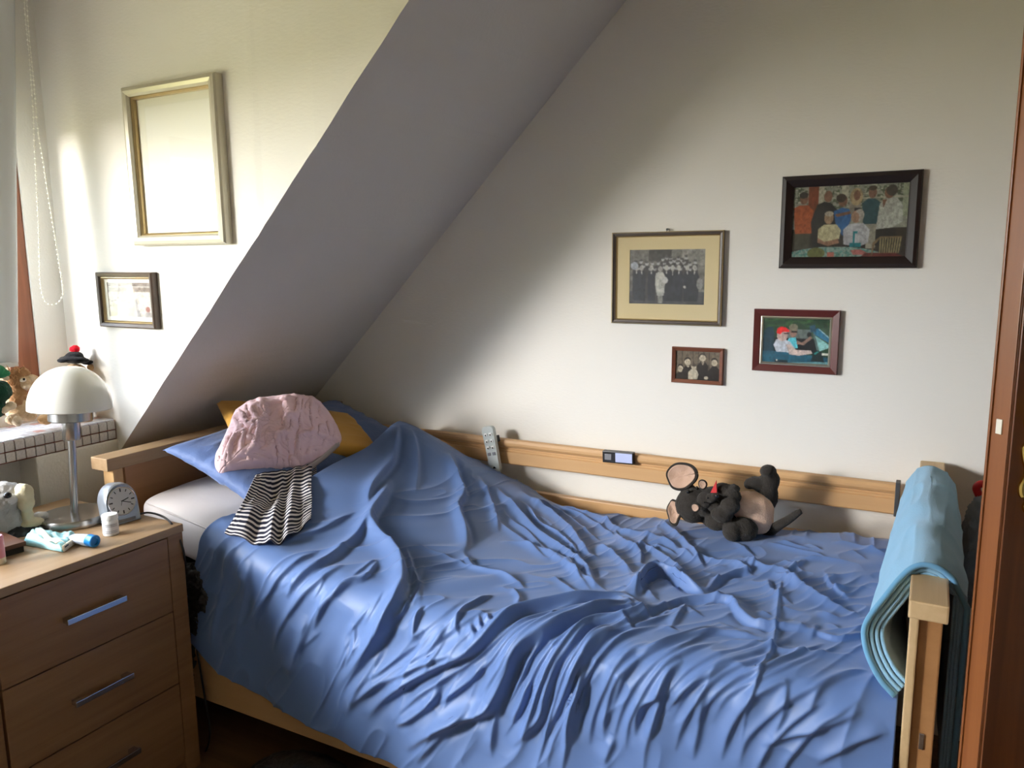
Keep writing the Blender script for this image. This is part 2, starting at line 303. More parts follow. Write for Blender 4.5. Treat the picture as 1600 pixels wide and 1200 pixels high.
# knee wall with radiator niche (niche: y < 1.30)
struct(box('wall_knee', (XK-.6, 1.30, 0), (XK, YW, .835), M['plaster'], bev=.006))
struct(box('wall_niche', (XK-.6, -2.0, 0), (XK-.09, 1.30, .835), M['plaster'], bev=0))
# window wall with its opening
WY0, WY1, WZ0, WZ1 = -1.05, 1.468, .93, 1.86
struct(box('wall_window', (XW-.2, -2.0, .835), (XW, WY0, CEIL), M['wall'], bev=0))
struct(box('wall_window_side', (XW-.2, WY1, .835), (XW, YC, CEIL), M['wall'], bev=0))
struct(box('wall_window_lintel', (XW-.2, WY0, WZ1), (XW, WY1, CEIL), M['wall'], bev=0))
struct(box('wall_window_below', (XW-.2, WY0, .835), (XW, WY1, WZ0), M['wall'], bev=0))
struct(box('wall_front', (-2.9, -2.1, 0), (1.6, -2.0, CEIL), M['roomwall'], bev=0))
struct(box('wall_right', (.86, 1.90, 0), (.98, YW, CEIL), M['roomwall'], bev=0))
struct(box('wall_right_near', (.86, -2.0, 0), (.98, 1.05, CEIL), M['roomwall'], bev=0))
struct(box('wall_right_lintel', (.86, 1.05, 2.02), (.98, 1.90, CEIL), M['roomwall'], bev=0))
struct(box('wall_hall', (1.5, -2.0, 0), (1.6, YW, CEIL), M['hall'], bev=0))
# window
win = bpy.data.objects.new('window_1', None); COL.objects.link(win); win.location = (XW-.05, .4, .95); struct(win)
fy = [(WY0, WY0+.07), (WY1-.09, WY1)]
for i, (p, q) in enumerate(fy): box('window_stile', (XW-.075, p, WZ0), (XW-.005, q, WZ1), M['winwood'], win, .006)
for p, q in ((WZ0, WZ0+.07), (WZ1-.07, WZ1)):
    for s0, s1 in ((WY0+.07, WY1-.09),): box('window_rail', (XW-.07, s0, p), (XW-.01, s1, q), M['winwood'], win, .006)
for s0, s1 in ((WY0+.07, WY1-.09),): box('pane', (XW-.045, s0, WZ0+.07), (XW-.039, s1, WZ1-.07), M['wglass'], win, 0)
# mosaic-tiled sill
SZ = .90; TS = .0287
sill = struct(box('trim_1', (XW, WY0, SZ-.066), (XK-.004, YC-.002, SZ-.004), M['grout'], bev=0))
bm = bmesh.new(); bm_box(bm, (0, 0, 0), (.006, TS-.003, TS-.002), .0012); tf = bpy.data.meshes.new('tile'); bm.to_mesh(tf); bm.free(); tf.materials.append(M['tile'])
bm = bmesh.new(); bm_box(bm, (0, 0, 0), (TS-.0025, TS-.0025, .005), .001); tt = bpy.data.meshes.new('tile'); bm.to_mesh(tt); bm.free(); tt.materials.append(M['tile_top'])
ttp = tt.copy(); ttp.materials[0] = M['tile_pink']
def add_tile(me, loc):
    o = bpy.data.objects.new('tile', me); COL.objects.link(o); o.parent = sill; o.location = loc
y = YC-.004-TS
while y > 1.12:
    for r in range(2): add_tile(tf, (XK-.005+random.uniform(0, .0008), y, SZ-.062+r*(TS+.002)))
    for c in range(7): add_tile(ttp if (random.random() < .16) else tt, (XK-.0015-TS*(c+1), y, SZ-.005+random.uniform(0, .0004)))
    y -= TS
bm = bmesh.new()
while y > WY0:
    for r in range(2): bm_box(bm, (XK-.005, y, SZ-.062+r*(TS+.002)), (XK+.001, y+TS-.003, SZ-.062+r*(TS+.002)+TS-.002))
    for c in range(7): bm_box(bm, (XK-.0015-TS*(c+1), y, SZ-.005), (XK-.004-TS*c, y+TS-.0025, SZ))
    y -= TS
o = from_bm('tile_field', bm, M['tile'], sill); o['kind'] = 'stuff'
# blind panel and bead chain
p0 = at_x(21.5, 0, -2.42); p1 = at_x(27, 566, -2.42)
top_y = p0[1]+(p0[1]-p1[1])*(2.36-p0[2])/(p0[2]-p1[2]); NB = 40
G = np.zeros((NB, 30, 3))
for i in range(NB):
    for j in range(30):
        v = j/29; yy = (top_y*(1-v)+p1[1]*v) - (1-i/(NB-1))*.24; G[i, j] = (-2.42+.004*math.sin(i/NB*22), yy, 2.36*(1-v)+p1[2]*v)
bl = thing('window_blind', (-2.42, 1.25, 1.1), 'white fabric blind panel hanging in front of the window', 'blind')
grid_mesh('fabric', G, M['blind'], bl, .003)
box('bottom_bar', (-2.428, p1[1]-.24, p1[2]-.012), (-2.414, p1[1], p1[2]+.004), M['blind'], bl, .002)
box('head_rail', (-2.445, top_y-.26, 2.345), (-2.40, YC-.03, 2.385), M['white'], bl, .003)
cp = [(36, -140), (38, 0), (45, 80), (51, 160), (55, 250), (60, 350), (62, 420), (64, 450), (70, 470), (80, 476), (91, 473), (98, 460), (97, 442), (92, 410), (85, 365), (76, 310), (67, 250), (59, 200), (53, 130), (46, 60), (42, 0), (37, -140)]
cpts = spline([at_x(x, y, -2.40) for x, y in cp], 30); ch = thing('blind_chain', cpts[0], 'looped ivory bead chain hanging beside the blind', 'chain')
tube('cord', cpts[::6], .0007, M['bead'], ch, 5)
bm = bmesh.new(); acc = 0; last = cpts[0]
for p in cpts[1:]:
    acc += np.linalg.norm(p-last); last = p
    if acc > .0125:
        acc = 0
        for v in bmesh.ops.create_icosphere(bm, subdivisions=1, radius=.0031)['verts']: v.co += Vector(p)
o = from_bm('beads', bm, M['bead'], ch, True); o['kind'] = 'stuff'

# ================================================================== BED
bed = thing('bed', (-1.05, 1.9, 0), 'beech single bed with plain headboard and footboard against the picture wall', 'bed')
BY0, BY1 = 1.400, 2.418
HB0, HB1 = -2.165, -2.09
# headboard
box('headboard_cap', (HB0, BY0-.02, .795), (HB1, BY1, .833), M['beech_y'], bed, .003)
box('headboard_panel', (-2.145, BY0+.055, .16), (-2.120, BY1-.04, .795), M['panel'], bed, .002)
for yy in (BY0+.002, BY1-.04): box('headboard_post', (-2.145, yy, .0), (-2.098, yy+.032, .796), M['beech_z'], bed, .003)
# footboard
FB0, FB1 = -.003, .057
box('footboard_cap', (FB0, BY0-.004, .797), (FB1, BY1, .829), M['cap'], bed, .0035)
box('footboard_panel', (.012, BY0+.05, .12), (.036, BY1-.04, .797), M['panel'], bed, .002)
box('footboard_post', (.000, BY0+.004, 0), (.0145, BY0+.05, .798), M['cap'], bed, .003)
box('footboard_post', (.0145, BY0+.016, 0), (.050, BY0+.05, .798), M['panel'], bed, .003)  # set-back outer post in the browner panel wood: its shade is put into the colour
box('footboard_post', (.000, BY1-.045, 0), (.050, BY1-.005, .798), M['beech_z'], bed, .003)
box('bed_bolt', (.028, BY0+.0135, .555), (.036, BY0+.017, .585), M['chrome'], bed, .001)
# wall-side rail, moulded
prof = [(2.383, .672), (2.380, .676), (2.380, .716), (2.3845, .719), (2.3845, .7235), (2.388, .7265), (2.388, .731), (2.381, .735), (2.377, .742), (2.377, .750), (2.381, .7585), (2.392, .762), (2.404, .760), (2.406, .672)]
rail = prism('side_rail', prof, 0, -2.09, -.058, M['beech_x']); rail.parent = bed; rail.matrix_parent_inverse = Matrix.Translation(-bed.location)
box('rail_bracket', (-.060, 2.374, .668), (-.048, 2.408, .768), M['bracket'], bed, .002)
box('frame_rail', (-2.09, 2.375, .49), (.0, 2.40, .583), M['beech_x'], bed, .003)
# near side board and underframe
box('side_board', (-2.09, 1.412, .142), (.0, 1.434, .288), M['beech_x'], bed, .003)
mech = bmesh.new()
bm_box(mech, (-2.08, 1.45, .46), (-1.25, 2.36, .50)); bm_box(mech, (-1.25, 1.45, .40), (-.02, 2.36, .44)); bm_box(mech, (-2.06, 1.45, .24), (-.02, 1.49, .30)); bm_box(mech, (-2.06, 2.3, .24), (-.02, 2.34, .30))
for k in range(14): bm_box(mech, (-2.0+k*.145, 1.46, .44), (-1.94+k*.145, 2.35, .47))
for k in range(4): bm_box(mech, (-1.9+k*.5, 1.5, .1), (-1.86+k*.5, 2.3, .42))
from_bm('slatted_base', mech, M['mech'], bed)
# mattress, head end raised
MX = np.array([-2.06, -1.80, -1.45, -1.1, -.9, -.5, -.2, .0]); MZ = np.array([.712, .676, .598, .552, .545, .568, .592, .600])
def mtop(x): return np.interp(x, MX, MZ)
nx, ns = 120, 64
G = np.zeros((nx, ns, 3)); MY0, MY1, TH = 1.452, 2.362, .165
for j in range(ns):
    a = 2*PI*j/(ns-1); ca, sa = math.cos(a), math.sin(a); e = .32
    yy = np.sign(ca)*abs(ca)**e; zz = np.sign(sa)*abs(sa)**e
    for i in range(nx):
        x = -2.068+(2.055)*i/(nx-1); endw = min(1, (i/(nx-1)*2.055)/.045, ((nx-1-i)/(nx-1)*2.055)/.045); endw = math.sqrt(max(0, 1-(1-endw)**2)) if endw < 1 else 1
        q = .965+.035*endw; q = q if endw > 0 else .0
        zc = mtop(x)-TH/2; wob = .004*mn.noise(Vector((x*7, yy*3, zz*3)))
        G[i, j] = (x, (MY0+MY1)/2-yy*((MY1-MY0)/2-.02+.02*endw+wob*.5), zc+zz*(TH/2-.02+.02*endw)+wob)
mt = thing('mattress', (-1.05, 1.9, .5), 'mattress with a pale fitted sheet, bare at the head of the bed', 'mattress')
o = grid_mesh('fitted_sheet', G, M['sheet'], mt)
bm = bmesh.new(); bm.from_mesh(o.data); bm.verts.ensure_lookup_table(); 
for i in (0, nx-1):
    try: bm.faces.new([bm.verts[i*ns+j] for j in range(ns-1)])
    except Exception: pass
bmesh.ops.remove_doubles(bm, verts=bm.verts, dist=1e-5); bmesh.ops.recalc_face_normals(bm, faces=bm.faces); bm.to_mesh(o.data); bm.free()
o.data.polygons.foreach_set('use_smooth', [True]*len(o.data.polygons))
tube('piping', [(x, MY0+.004, mtop(x)-.024) for x in np.linspace(-2.04, -1.6, 24)], .0022, M['sheet'], mt, 6)

# ================================================================== DUVET
NU, NV = 760, 520
def pchip(x, X, Y):
    X = np.array(X, float); Y = np.array(Y, float); xs = np.clip(x, X[0], X[-1]); v = 0; 
    for k in (-1, 0, 1): v = v + np.interp(xs+k*.025, X, Y)
    return v/3
def top_z(x, y):
    base = pchip(x, [-2.05, -1.78, -1.45, -1.1, -.9, -.5, -.2, .02], [.74, .700, .625, .590, .585, .605, .630, .640])
    my = pchip(y, [1.36, 1.48, 1.58, 1.67, 1.75, 1.83, 2.04, 2.2, 2.27, 2.34], [0, .0, .014, .030, .060, .080, .105, .150, .142, .09])
    mx = pchip(x, [-1.85, -1.70, -1.60, -1.52, -1.44, -1.34, -1.24, -1.1, -.98], [.85, 1., .97, .86, .68, .45, .27, .07, 0])
    edge = -.03*sm(2.24, 2.34, y)*sm(-1.3, -1.1, x)
    return base + my*mx + edge
HEM_X = [-1.83, -1.78, -1.71, -1.52, -1.30, -1.06, -.8, -.59, -.3, .02]; HEM_Z = [.37, .34, .30, .25, .21, .19, .20, .22, .25, .28]
S_TOP = 2.335-1.475
def base_surface(U, V):
    """U: 0..1 head to foot, V: 0..1 wall to hem -> points, and cloth coordinates in metres"""
    xe = pchip(V, [0, .1, .25, .42, .55, .64, .75, 1.0], [-1.70, -1.670, -1.655, -1.660, -1.68, -1.71, -1.745, -1.835]); xf = -.012+.004*V
    X = xe+(xf-xe)*U
    hem = pchip(X, HEM_X, HEM_Z); zt = top_z(X, np.full_like(X, 1.475)); R = .075
    drop = np.maximum(zt-R-hem, .05); arc = R*PI/2; total = S_TOP+arc+drop; S = V*total
    y_top = 2.335-S; out_top = np.stack([X, y_top, top_z(X, y_top)], -1)
    a = np.clip((S-S_TOP)/R, 0, PI/2); d = np.clip(S-S_TOP-arc, 0, None)
    flare = .035*sm(0, .35, d)
    out = np.stack([X, 1.475-R*np.sin(a)-flare*1.0, zt-R*(1-np.cos(a))-d], -1)
    return np.where((S < S_TOP)[..., None], out_top, out), X, S
Ug, Vg = np.meshgrid(np.linspace(0, 1, NU), np.linspace(0, 1, NV), indexing='ij')
Pb, Xc, Sc = base_surface(Ug, Vg)
PXg, PYg = to_px(Pb); flatpx = np.stack([PXg.reshape(-1), PYg.reshape(-1)], -1)
def cloth(px, py):
    k = np.argmin((flatpx[:, 0]-px)**2+(flatpx[:, 1]-py)**2); return Xc.reshape(-1)[k], Sc.reshape(-1)[k]
FOLDS = [  # traced crest lines, width, height (metres)
 ([(622, 664), (617, 700), (612, 722), (592, 746), (576, 771), (572, 797)], .020, .022),
 ([(640, 668), (650, 700), (652, 740), (648, 772)], .018, .008),
 ([(612, 745), (599, 775), (580, 812), (590, 838), (618, 869), (628, 900), (624, 931), (610, 962), (586, 1000), (556, 1040), (520, 1080)], .026, .034),
 ([(574, 812), (562, 834), (538, 857), (502, 880), (470, 902), (445, 935)], .020, .018),
 ([(556, 800), (530, 815), (500, 830), (470, 838), (440, 848)], .016, .010),
 ([(500, 862), (462, 880), (430, 912), (405, 955), (395, 990)], .015, .012),
 ([(540, 885), (505, 905), (470, 935), (440, 980), (425, 1020)], .014, .010),
 ([(560, 905), (530, 925), (505, 950), (488, 985)], .012, .010),
 ([(590, 880), (570, 905), (540, 912), (520, 935)], .012, .010),
 ([(368, 850), (355, 900), (342, 960), (330, 1010)], .018, .012),
 ([(395, 870), (385, 920), (375, 980), (372, 1040)], .022, .010),
 ([(700, 706), (714, 743), (725, 771), (715, 792), (726, 826), (728, 850), (722, 866)], .020, .022),
 ([(722, 862), (737, 884), (775, 896), (805, 910), (822, 922)], .012, .010),
 ([(748, 742), (764, 775), (775, 810), (778, 832)], .014, .012),
 ([(772, 758), (812, 803), (838, 832), (875, 857), (905, 879), (921, 896), (931, 924)], .016, .018),
 ([(812, 768), (860, 803), (893, 832), (920, 866), (940, 876)], .016, .018),
 ([(850, 785), (906, 800), (944, 812), (964, 828), (1000, 838), (1040, 850), (1075, 866)], .014, .014),
 ([(780, 845), (815, 850), (850, 862), (890, 880), (905, 905), (925, 925)], .014, .011),
 ([(634, 857), (644, 890), (656, 918)], .012, .012), ([(641, 932), (630, 955), (612, 972)], .010, .012), ([(662, 944), (652, 970), (650, 990), (664, 985)], .011, .011),
 ([(640, 850), (690, 868), (730, 885), (780, 899), (822, 920)], .008, .005),
 ([(975, 932), (935, 938), (870, 948), (812, 960), (776, 982), (746, 1008), (702, 1031), (652, 1056), (602, 1091), (570, 1124)], .020, .030),
 ([(1000, 942), (952, 955), (905, 970), (860, 988), (815, 1013), (797, 1045), (777, 1088), (758, 1110), (700, 1130), (630, 1172)], .022, .030),
 ([(1034, 950), (984, 971), (926, 983), (893, 1010), (872, 1036), (858, 1070), (850, 1112), (830, 1137), (796, 1170)], .018, .022),
 ([(960, 990), (930, 1005), (910, 1030), (890, 1065), (872, 1110), (850, 1150)], .016, .018),
 ([(918, 1028), (905, 1072), (898, 1118), (890, 1165)], .018, .018),
 ([(776, 1095), (772, 1136), (766, 1185)], .018, .012), ([(690, 1066), (682, 1089), (650, 1117), (615, 1135)], .014, .016), ([(760, 1030), (740, 1060), (715, 1080), (690, 1100)], .013, .010),
 ([(720, 1012), (690, 1020), (640, 1045), (590, 1070), (545, 1105)], .018, .014),
 ([(1104, 930), (1070, 915), (1045, 900), (1020, 898), (1003, 910), (990, 936)], .018, .034),
 ([(1281, 989), (1231, 981), (1187, 979), (1156, 962), (1136, 942), (1075, 942), (1028, 958), (990, 975), (945, 992), (905, 1010)], .016, .016),
 ([(1200, 1000), (1140, 990), (1100, 993), (1035, 1010), (985, 1021), (955, 1040)], .015, .011),
 ([(1153, 868), (1190, 891), (1224, 899), (1258, 925), (1290, 943), (1349, 965)], .013, .015),
 ([(1082, 861), (1116, 878), (1150, 885), (1180, 905)], .012, .012), ([(1028, 815), (1062, 841), (1090, 872), (1100, 890)], .013, .013),
 ([(1175, 895), (1130, 906), (1102, 926)], .013, .016), ([(1200, 905), (1205, 925), (1240, 950)], .012, .009), ([(1260, 880), (1240, 893), (1222, 900)], .010, .012),
 ([(1205, 885), (1235, 880), (1280, 878), (1330, 885)], .012, .008), ([(1330, 940), (1300, 920), (1290, 900)], .012, .010), ([(1360, 990), (1310, 1000), (1270, 985)], .012, .010),
 ([(1143, 1037), (1109, 1054), (1069, 1077), (1040, 1110)], .013, .011), ([(1069, 1030), (1045, 1054), (1028, 1084), (1001, 1104), (990, 1150)], .015, .015),
 ([(1222, 905), (1215, 960), (1207, 1010), (1182, 1068), (1167, 1111), (1158, 1165)], .007, .008),
 ([(1356, 1047), (1305, 1060), (1278, 1081), (1264, 1116)], .012, .009), ([(1349, 1108), (1271, 1138), (1187, 1162)], .014, .011), ([(1390, 1140), (1330, 1160), (1270, 1195)], .014, .010),
 ([(1043, 1062), (1029, 1102), (1015, 1155)], .014, .011), ([(1000, 1030), (965, 1060), (950, 1100), (940, 1160)], .016, .012),
 ([(770, 930), (728, 950), (716, 978), (722, 1000)], .010, .012), ([(800, 920), (812, 935), (805, 950)], .009, .009), ([(760, 960), (770, 980)], .008, .010), ([(735, 975), (750, 1000)], .008, .010), ([(748, 962), (757, 990)], .007, .009),
 ([(880, 880), (915, 905), (950, 925)], .012, .010), ([(860, 900), (900, 925), (935, 935)], .010, .007), ([(925, 945), (880, 955), (850, 975)], .010, .010),
 ([(960, 830), (975, 850), (1000, 862), (1000, 885)], .012, .012), ([(930, 850), (960, 868), (990, 900)], .012, .012), ([(1000, 850), (1030, 865), (1060, 885), (1075, 900)], .012, .012),
 ([(600, 1010), (570, 1060), (540, 1120)], .022, .012), ([(480, 960), (470, 1010), (450, 1060)], .018, .008), ([(660, 1000), (620, 1030), (580, 1060)], .014, .010),
 ([(830, 1060), (815, 1100), (800, 1130)], .012, .010), ([(740, 1100), (690, 1150), (650, 1190)], .018, .013), ([(960, 1150), (940, 1200)], .02, .012), ([(1100, 1080), (1090, 1140), (1080, 1190)], .016, .009),
 ([(1230, 1060), (1225, 1110), (1205, 1150)], .012, .007), ([(1120, 1000), (1180, 1005), (1260, 1020), (1340, 1025)], .012, .006), ([(1300, 850), (1340, 856), (1380, 866)], .014, .007), ([(1200, 850), (1250, 862), (1300, 880)], .012, .008),
]
DISP = np.zeros_like(Xc)
def resample(p, n=9):
    P = np.array(spline(p, 6)); c = np.concatenate([[0], np.cumsum(np.linalg.norm(np.diff(P, axis=0), axis=1))]); t = np.linspace(0, c[-1], n); return np.stack([np.interp(t, c, P[:, 0]), np.interp(t, c, P[:, 1])], 1)
def family(p, q, ts, w, amp, sd):
    rr = np.random.RandomState(sd); A_, B_ = resample(p), resample(q)
    for t in ts:
        P = A_*(1-t)+B_*t; a = rr.uniform(0, .25); b = rr.uniform(.7, 1.); n = len(P); i0, i1 = int(a*n), max(int(b*n), int(a*n)+4); P = P[i0:i1]+rr.normal(0, 1.6, (len(P[i0:i1]), 2))
        FOLDS.append(([tuple(v) for v in P], w*rr.uniform(.7, 1.2), amp*rr.uniform(.6, 1.2)))
J_ = [(975, 932), (935, 938), (870, 948), (812, 960), (776, 982), (746, 1008), (702, 1031), (652, 1056), (602, 1091), (560, 1130), (530, 1160)]
K_ = [(1000, 942), (952, 955), (905, 970), (860, 988), (815, 1013), (797, 1045), (777, 1088), (758, 1110), (710, 1160), (660, 1250)]
L_f = [(1034, 950), (984, 971), (926, 983), (893, 1010), (872, 1036), (858, 1070), (850, 1112), (830, 1160), (800, 1260)]
N_ = [(1100, 965), (1040, 985), (985, 1010), (950, 1040), (925, 1085), (905, 1150), (885, 1270)]
O_ = [(1200, 990), (1130, 1015), (1070, 1040), (1035, 1080), (1005, 1150), (985, 1275)]
P_ = [(1330, 1010), (1260, 1040), (1190, 1065), (1140, 1100), (1105, 1170), (1085, 1280)]
Q_ = [(1380, 1080), (1340, 1110), (1290, 1140), (1240, 1200), (1200, 1290)]
H_ = [(624, 931), (600, 985), (565, 1035), (520, 1085), (480, 1120)]
family(J_, K_, (.25, .5, .78), .012, .012, 1); family(K_, L_f, (.3, .6, .85), .011, .012, 2); family(L_f, N_, (.25, .5, .75), .011, .011, 3)
family(N_, O_, (.15, .35, .55, .75), .012, .009, 4); family(O_, P_, (.1, .3, .5, .7, .9), .012, .008, 5); family(P_, Q_, (.15, .4, .65, .9), .012, .008, 6); family(H_, J_, (.3, .55, .8), .015, .009, 7)
G_ = [(812, 768), (860, 803), (893, 832), (920, 866), (940, 876)]; R_ = [(850, 785), (906, 800), (944, 812), (964, 828), (1000, 838), (1040, 850)]; F_ = [(772, 758), (812, 803), (838, 832), (875, 857), (905, 879), (931, 924)]; E_ = [(740, 790), (780, 830), (830, 870), (880, 905), (930, 935)]
family(F_, G_, (.5,), .010, .009, 8); family(G_, R_, (.35, .7), .010, .009, 9); family(E_, F_, (.3, .65), .011, .008, 10)
rr = np.random.RandomState(12)
for k in range(46):                                    # short creases over the foot half, mostly pointing down towards the foot
    x0, y0 = rr.uniform(960, 1370), rr.uniform(835, 985); an = rr.choice([.45, .55, 2.4, .15], p=[.45, .25, .15, .15])+rr.normal(0, .2); L0 = rr.uniform(22, 60)
    FOLDS.append(([(x0+math.cos(an)*L0*t, y0+math.sin(an)*L0*t*.8+3*math.sin(t*3+k)) for t in (0, .33, .66, 1)], rr.uniform(.009, .015), rr.uniform(.004, .008)))
for k in range(26):                                    # fan of creases near the head-side hem
    x0, y0 = rr.uniform(400, 720), rr.uniform(870, 1010); an = 2.1+rr.normal(0, .25); L0 = rr.uniform(20, 60)
    FOLDS.append(([(x0+math.cos(an)*L0*t, y0+math.sin(an)*L0*t+3*math.sin(t*3+k)) for t in (0, .33, .66, 1)], rr.uniform(.009, .014), rr.uniform(.003, .006)))
for pts, w, amp in FOLDS:
    q = [cloth(*p) for p in pts]; DISP += poly_fold(Xc, Sc, q, w*.72, amp*.95, trough=.22 if amp > .0125 else .05)
# fine crumpling that runs with the drape
warp = .05*(vnoise(Xc*5, Sc*5, 5)-.5); slant = .55*sm(0, .9, Sc)*(1-.4*sm(-1.0, 0, Xc))
A = (Xc+Sc*slant+warp); B = Sc-Xc*.2+warp
quiet = 1-.75*sm(-1.35, -1.55, Xc)*sm(.72, .5, Sc)
DISP += quiet*(.0075*(ridged(A*10, B*3.2, 11)**3-.25) + .0050*(ridged(A*23+3, B*8, 12)**3-.25)*sm(.3, .55, vnoise(Xc*4, Sc*4, 9)) + .006*(vnoise(Xc*4, Sc*4, 13)-.5))
A2 = Xc*.7+Sc*.9; B2 = Xc-Sc*.5
DISP += quiet*.0065*(ridged(A2*14, B2*5, 21)**3-.25)*sm(-1.0, -.6, Xc)*sm(.95, .6, Sc)
DISP += .010*sm(S_TOP+.05, S_TOP+.4, Sc)*np.sin(Xc*26+2*vnoise(Xc*3, Sc*2, 4))*.5
gx = np.gradient(Pb, axis=0); gy = np.gradient(Pb, axis=1); Nn = np.cross(gx, gy); Nn /= np.linalg.norm(Nn, axis=-1, keepdims=True)+1e-9
if Nn[NU//2, NV//3, 2] < 0: Nn = -Nn
DUV = Pb + Nn*DISP[..., None]
for _ in range(1):
    DUV[1:-1, 1:-1] = DUV[1:-1, 1:-1]*.5+(DUV[2:, 1:-1]+DUV[:-2, 1:-1]+DUV[1:-1, 2:]+DUV[1:-1, :-2])*.125
dv = grid_mesh('duvet', DUV if True else Pb, M['duvet'], None, 0); dv.data.flip_normals() if False else None
so = dv.modifiers.new('t', 'SOLIDIFY'); so.thickness = .018; so.offset = 1 if np.cross(DUV[1, 0]-DUV[0, 0], DUV[0, 1]-DUV[0, 0])[2] < 0 else -1
tag(dv, 'rumpled blue satin duvet spread over the bed and hanging over its near side', 'duvet')
dpx, dpy = to_px(DUV); dflat = np.stack([dpx.reshape(-1), dpy.reshape(-1)], -1); DF = DUV.reshape(-1, 3)
def on_duvet(px, py, off=0):
    k = np.argmin((dflat[:, 0]-px)**2+(dflat[:, 1]-py)**2); p = DF[k]; d = CAM-p; return p + d/np.linalg.norm(d)*off
def duvet_z(x, y):
    k = np.argmin((DF[:, 0]-x)**2+(DF[:, 1]-y)**2 + (DF[:, 2] < .5)*9); return DF[k, 2]

# ================================================================== PILLOWS AND CLOTHES
def cushion(name, c, size, rot, m, parent=None, n=46, puff=.5, wr=.004, seed=0, pinch=.06):
    """closed cushion: two puffed sheets meeting in a seam"""
    U, V = np.meshgrid(np.linspace(-1, 1, n), np.linspace(-1, 1, n), indexing='ij'); prof = np.clip((1-U**2), 0, 1)**puff*np.clip((1-V**2), 0, 1)**puff
    sx = U*(1-pinch*(1-V**2)*abs(U)**2)*size[0]/2; sy = V*(1-pinch*(1-U**2)*abs(V)**2)*size[1]/2; out = []
    for s in (1, -1):
        w = wr*(ridged(U*3+seed, V*3+s, seed+3)**2-.3)*np.minimum(1, prof*3)+wr*(ridged(U*7+seed, V*6+s, seed+9)**2-.3)*np.minimum(1, prof*3)*.6
        out.append(np.stack([sx, sy, s*(prof*size[2]/2+w+.002)], -1))
    R = np.array(rot); G1 = out[0]@R.T+np.array(c); G2 = out[1][::-1]@R.T+np.array(c)
    o = grid_mesh(name, G1, m, None); o2 = grid_mesh('tmp', G2, m, None); bm = bmesh.new(); bm.from_mesh(o.data); bm.from_mesh(o2.data); bmesh.ops.remove_doubles(bm, verts=bm.verts, dist=.0045); bmesh.ops.recalc_face_normals(bm, faces=bm.faces)
    for f in bm.faces: f.smooth = True
    bm.to_mesh(o.data); bm.free(); bpy.data.objects.remove(o2)
    if parent is not None: o.parent = parent; o.matrix_parent_inverse = Matrix.Translation(-parent.location)
    return o
def frame_rot(ex, ez):
    ex = np.array(ex, float); ex /= np.linalg.norm(ex); ez = np.array(ez, float); ez -= ex*(ez@ex); ez /= np.linalg.norm(ez); return np.stack([ex, np.cross(ez, ex), ez], 1)
t = cushion('pillow', (-1.895, 1.965, .772), (.37, .84, .11), frame_rot((1, .05, -.38), (.38, -.0, 1)), M['pillow'], seed=2, wr=.006, puff=.42)
tag(t, 'blue pillow lying at the head of the bed beneath the ochre cushion', 'pillow')
TL = at_x(364, 652, -2.03); TR = at_x(521, 629, -2.03); BR = at_x(566, 686, -1.77); BL = BR+(TL-TR)
c = (TL+TR+BR+BL)/4; ex = ((BR+BL)-(TR+TL))/2; ey = ((TR+BR)-(TL+BL))/2; ez = np.cross(ex, ey); ez = ez if ez[2] > 0 else -ez
t = cushion('cushion', c+ez/np.linalg.norm(ez)*-.004, (np.linalg.norm(ex)*.99, np.linalg.norm(ey)*1.0, .07), frame_rot(ex, ez), M['yellow'], seed=5, wr=.002, puff=.22, pinch=.01)
tag(t, 'ochre yellow cushion leaning on the headboard behind the pink garment', 'cushion')
# pink garment: a heap
outl = [(345, 738), (339, 715), (350, 690), (362, 664), (372, 642), (400, 627), (440, 621), (482, 622), (506, 638), (522, 662), (531, 686), (520, 703), (492, 722), (468, 738), (450, 745), (415, 744), (380, 742)]
NR, NT = 90, 260
ol = []
for (px, py) in outl:
    x = -1.86+.155*(px-340)/190.-.065*(1-(py-622)/123.); ol.append(at_x(px, py, x))
ring = np.array(spline(ol, 20, True)); kk = np.linspace(0, len(ring), NT, endpoint=False).astype(int); ring = ring[kk]; cen = ring.mean(0)
tocam = CAM-cen; tocam /= np.linalg.norm(tocam); bul = tocam*.8+np.array([0, 0, .45]); G = np.zeros((NR, NT+1, 3))
for i in range(NR):
    r = i/(NR-1); th = np.arange(NT)/NT*2*PI; rx = r*np.cos(th); ry = r*np.sin(th)
    ang = th+1.2*(vnoise(rx*2+7, ry*2+7, 31)-.5)
    wv = (.010*(ridged(rx*2.6+ry*1.2+9, ry*1.6+9, 32)**2-.35)+.017*(ridged(rx*4+ry*2+20, ry*2.0-rx+20, 33)**4-.2)+.010*(ridged(rx*6+30+ry*4, ry*3-rx*2+30, 34)**4-.2)+.0045*(ridged(rx*10+40-ry*4, ry*6+rx*3+40, 35)**3-.25))*min(1, r*4+.25)*(1-.6*max(0, (r-.85)/.15))
    hgt = .095*max(0, 1-r**2.2)**.72
    G[i, :NT] = cen+(ring-cen)*r+bul*(hgt+wv)[:, None]; G[i, NT] = G[i, 0]
pk = thing('pink_garment', cen, 'pale pink crumpled garment heaped over the ochre cushion', 'clothing')
o = grid_mesh('cloth', G, M['pink'], pk, .006)
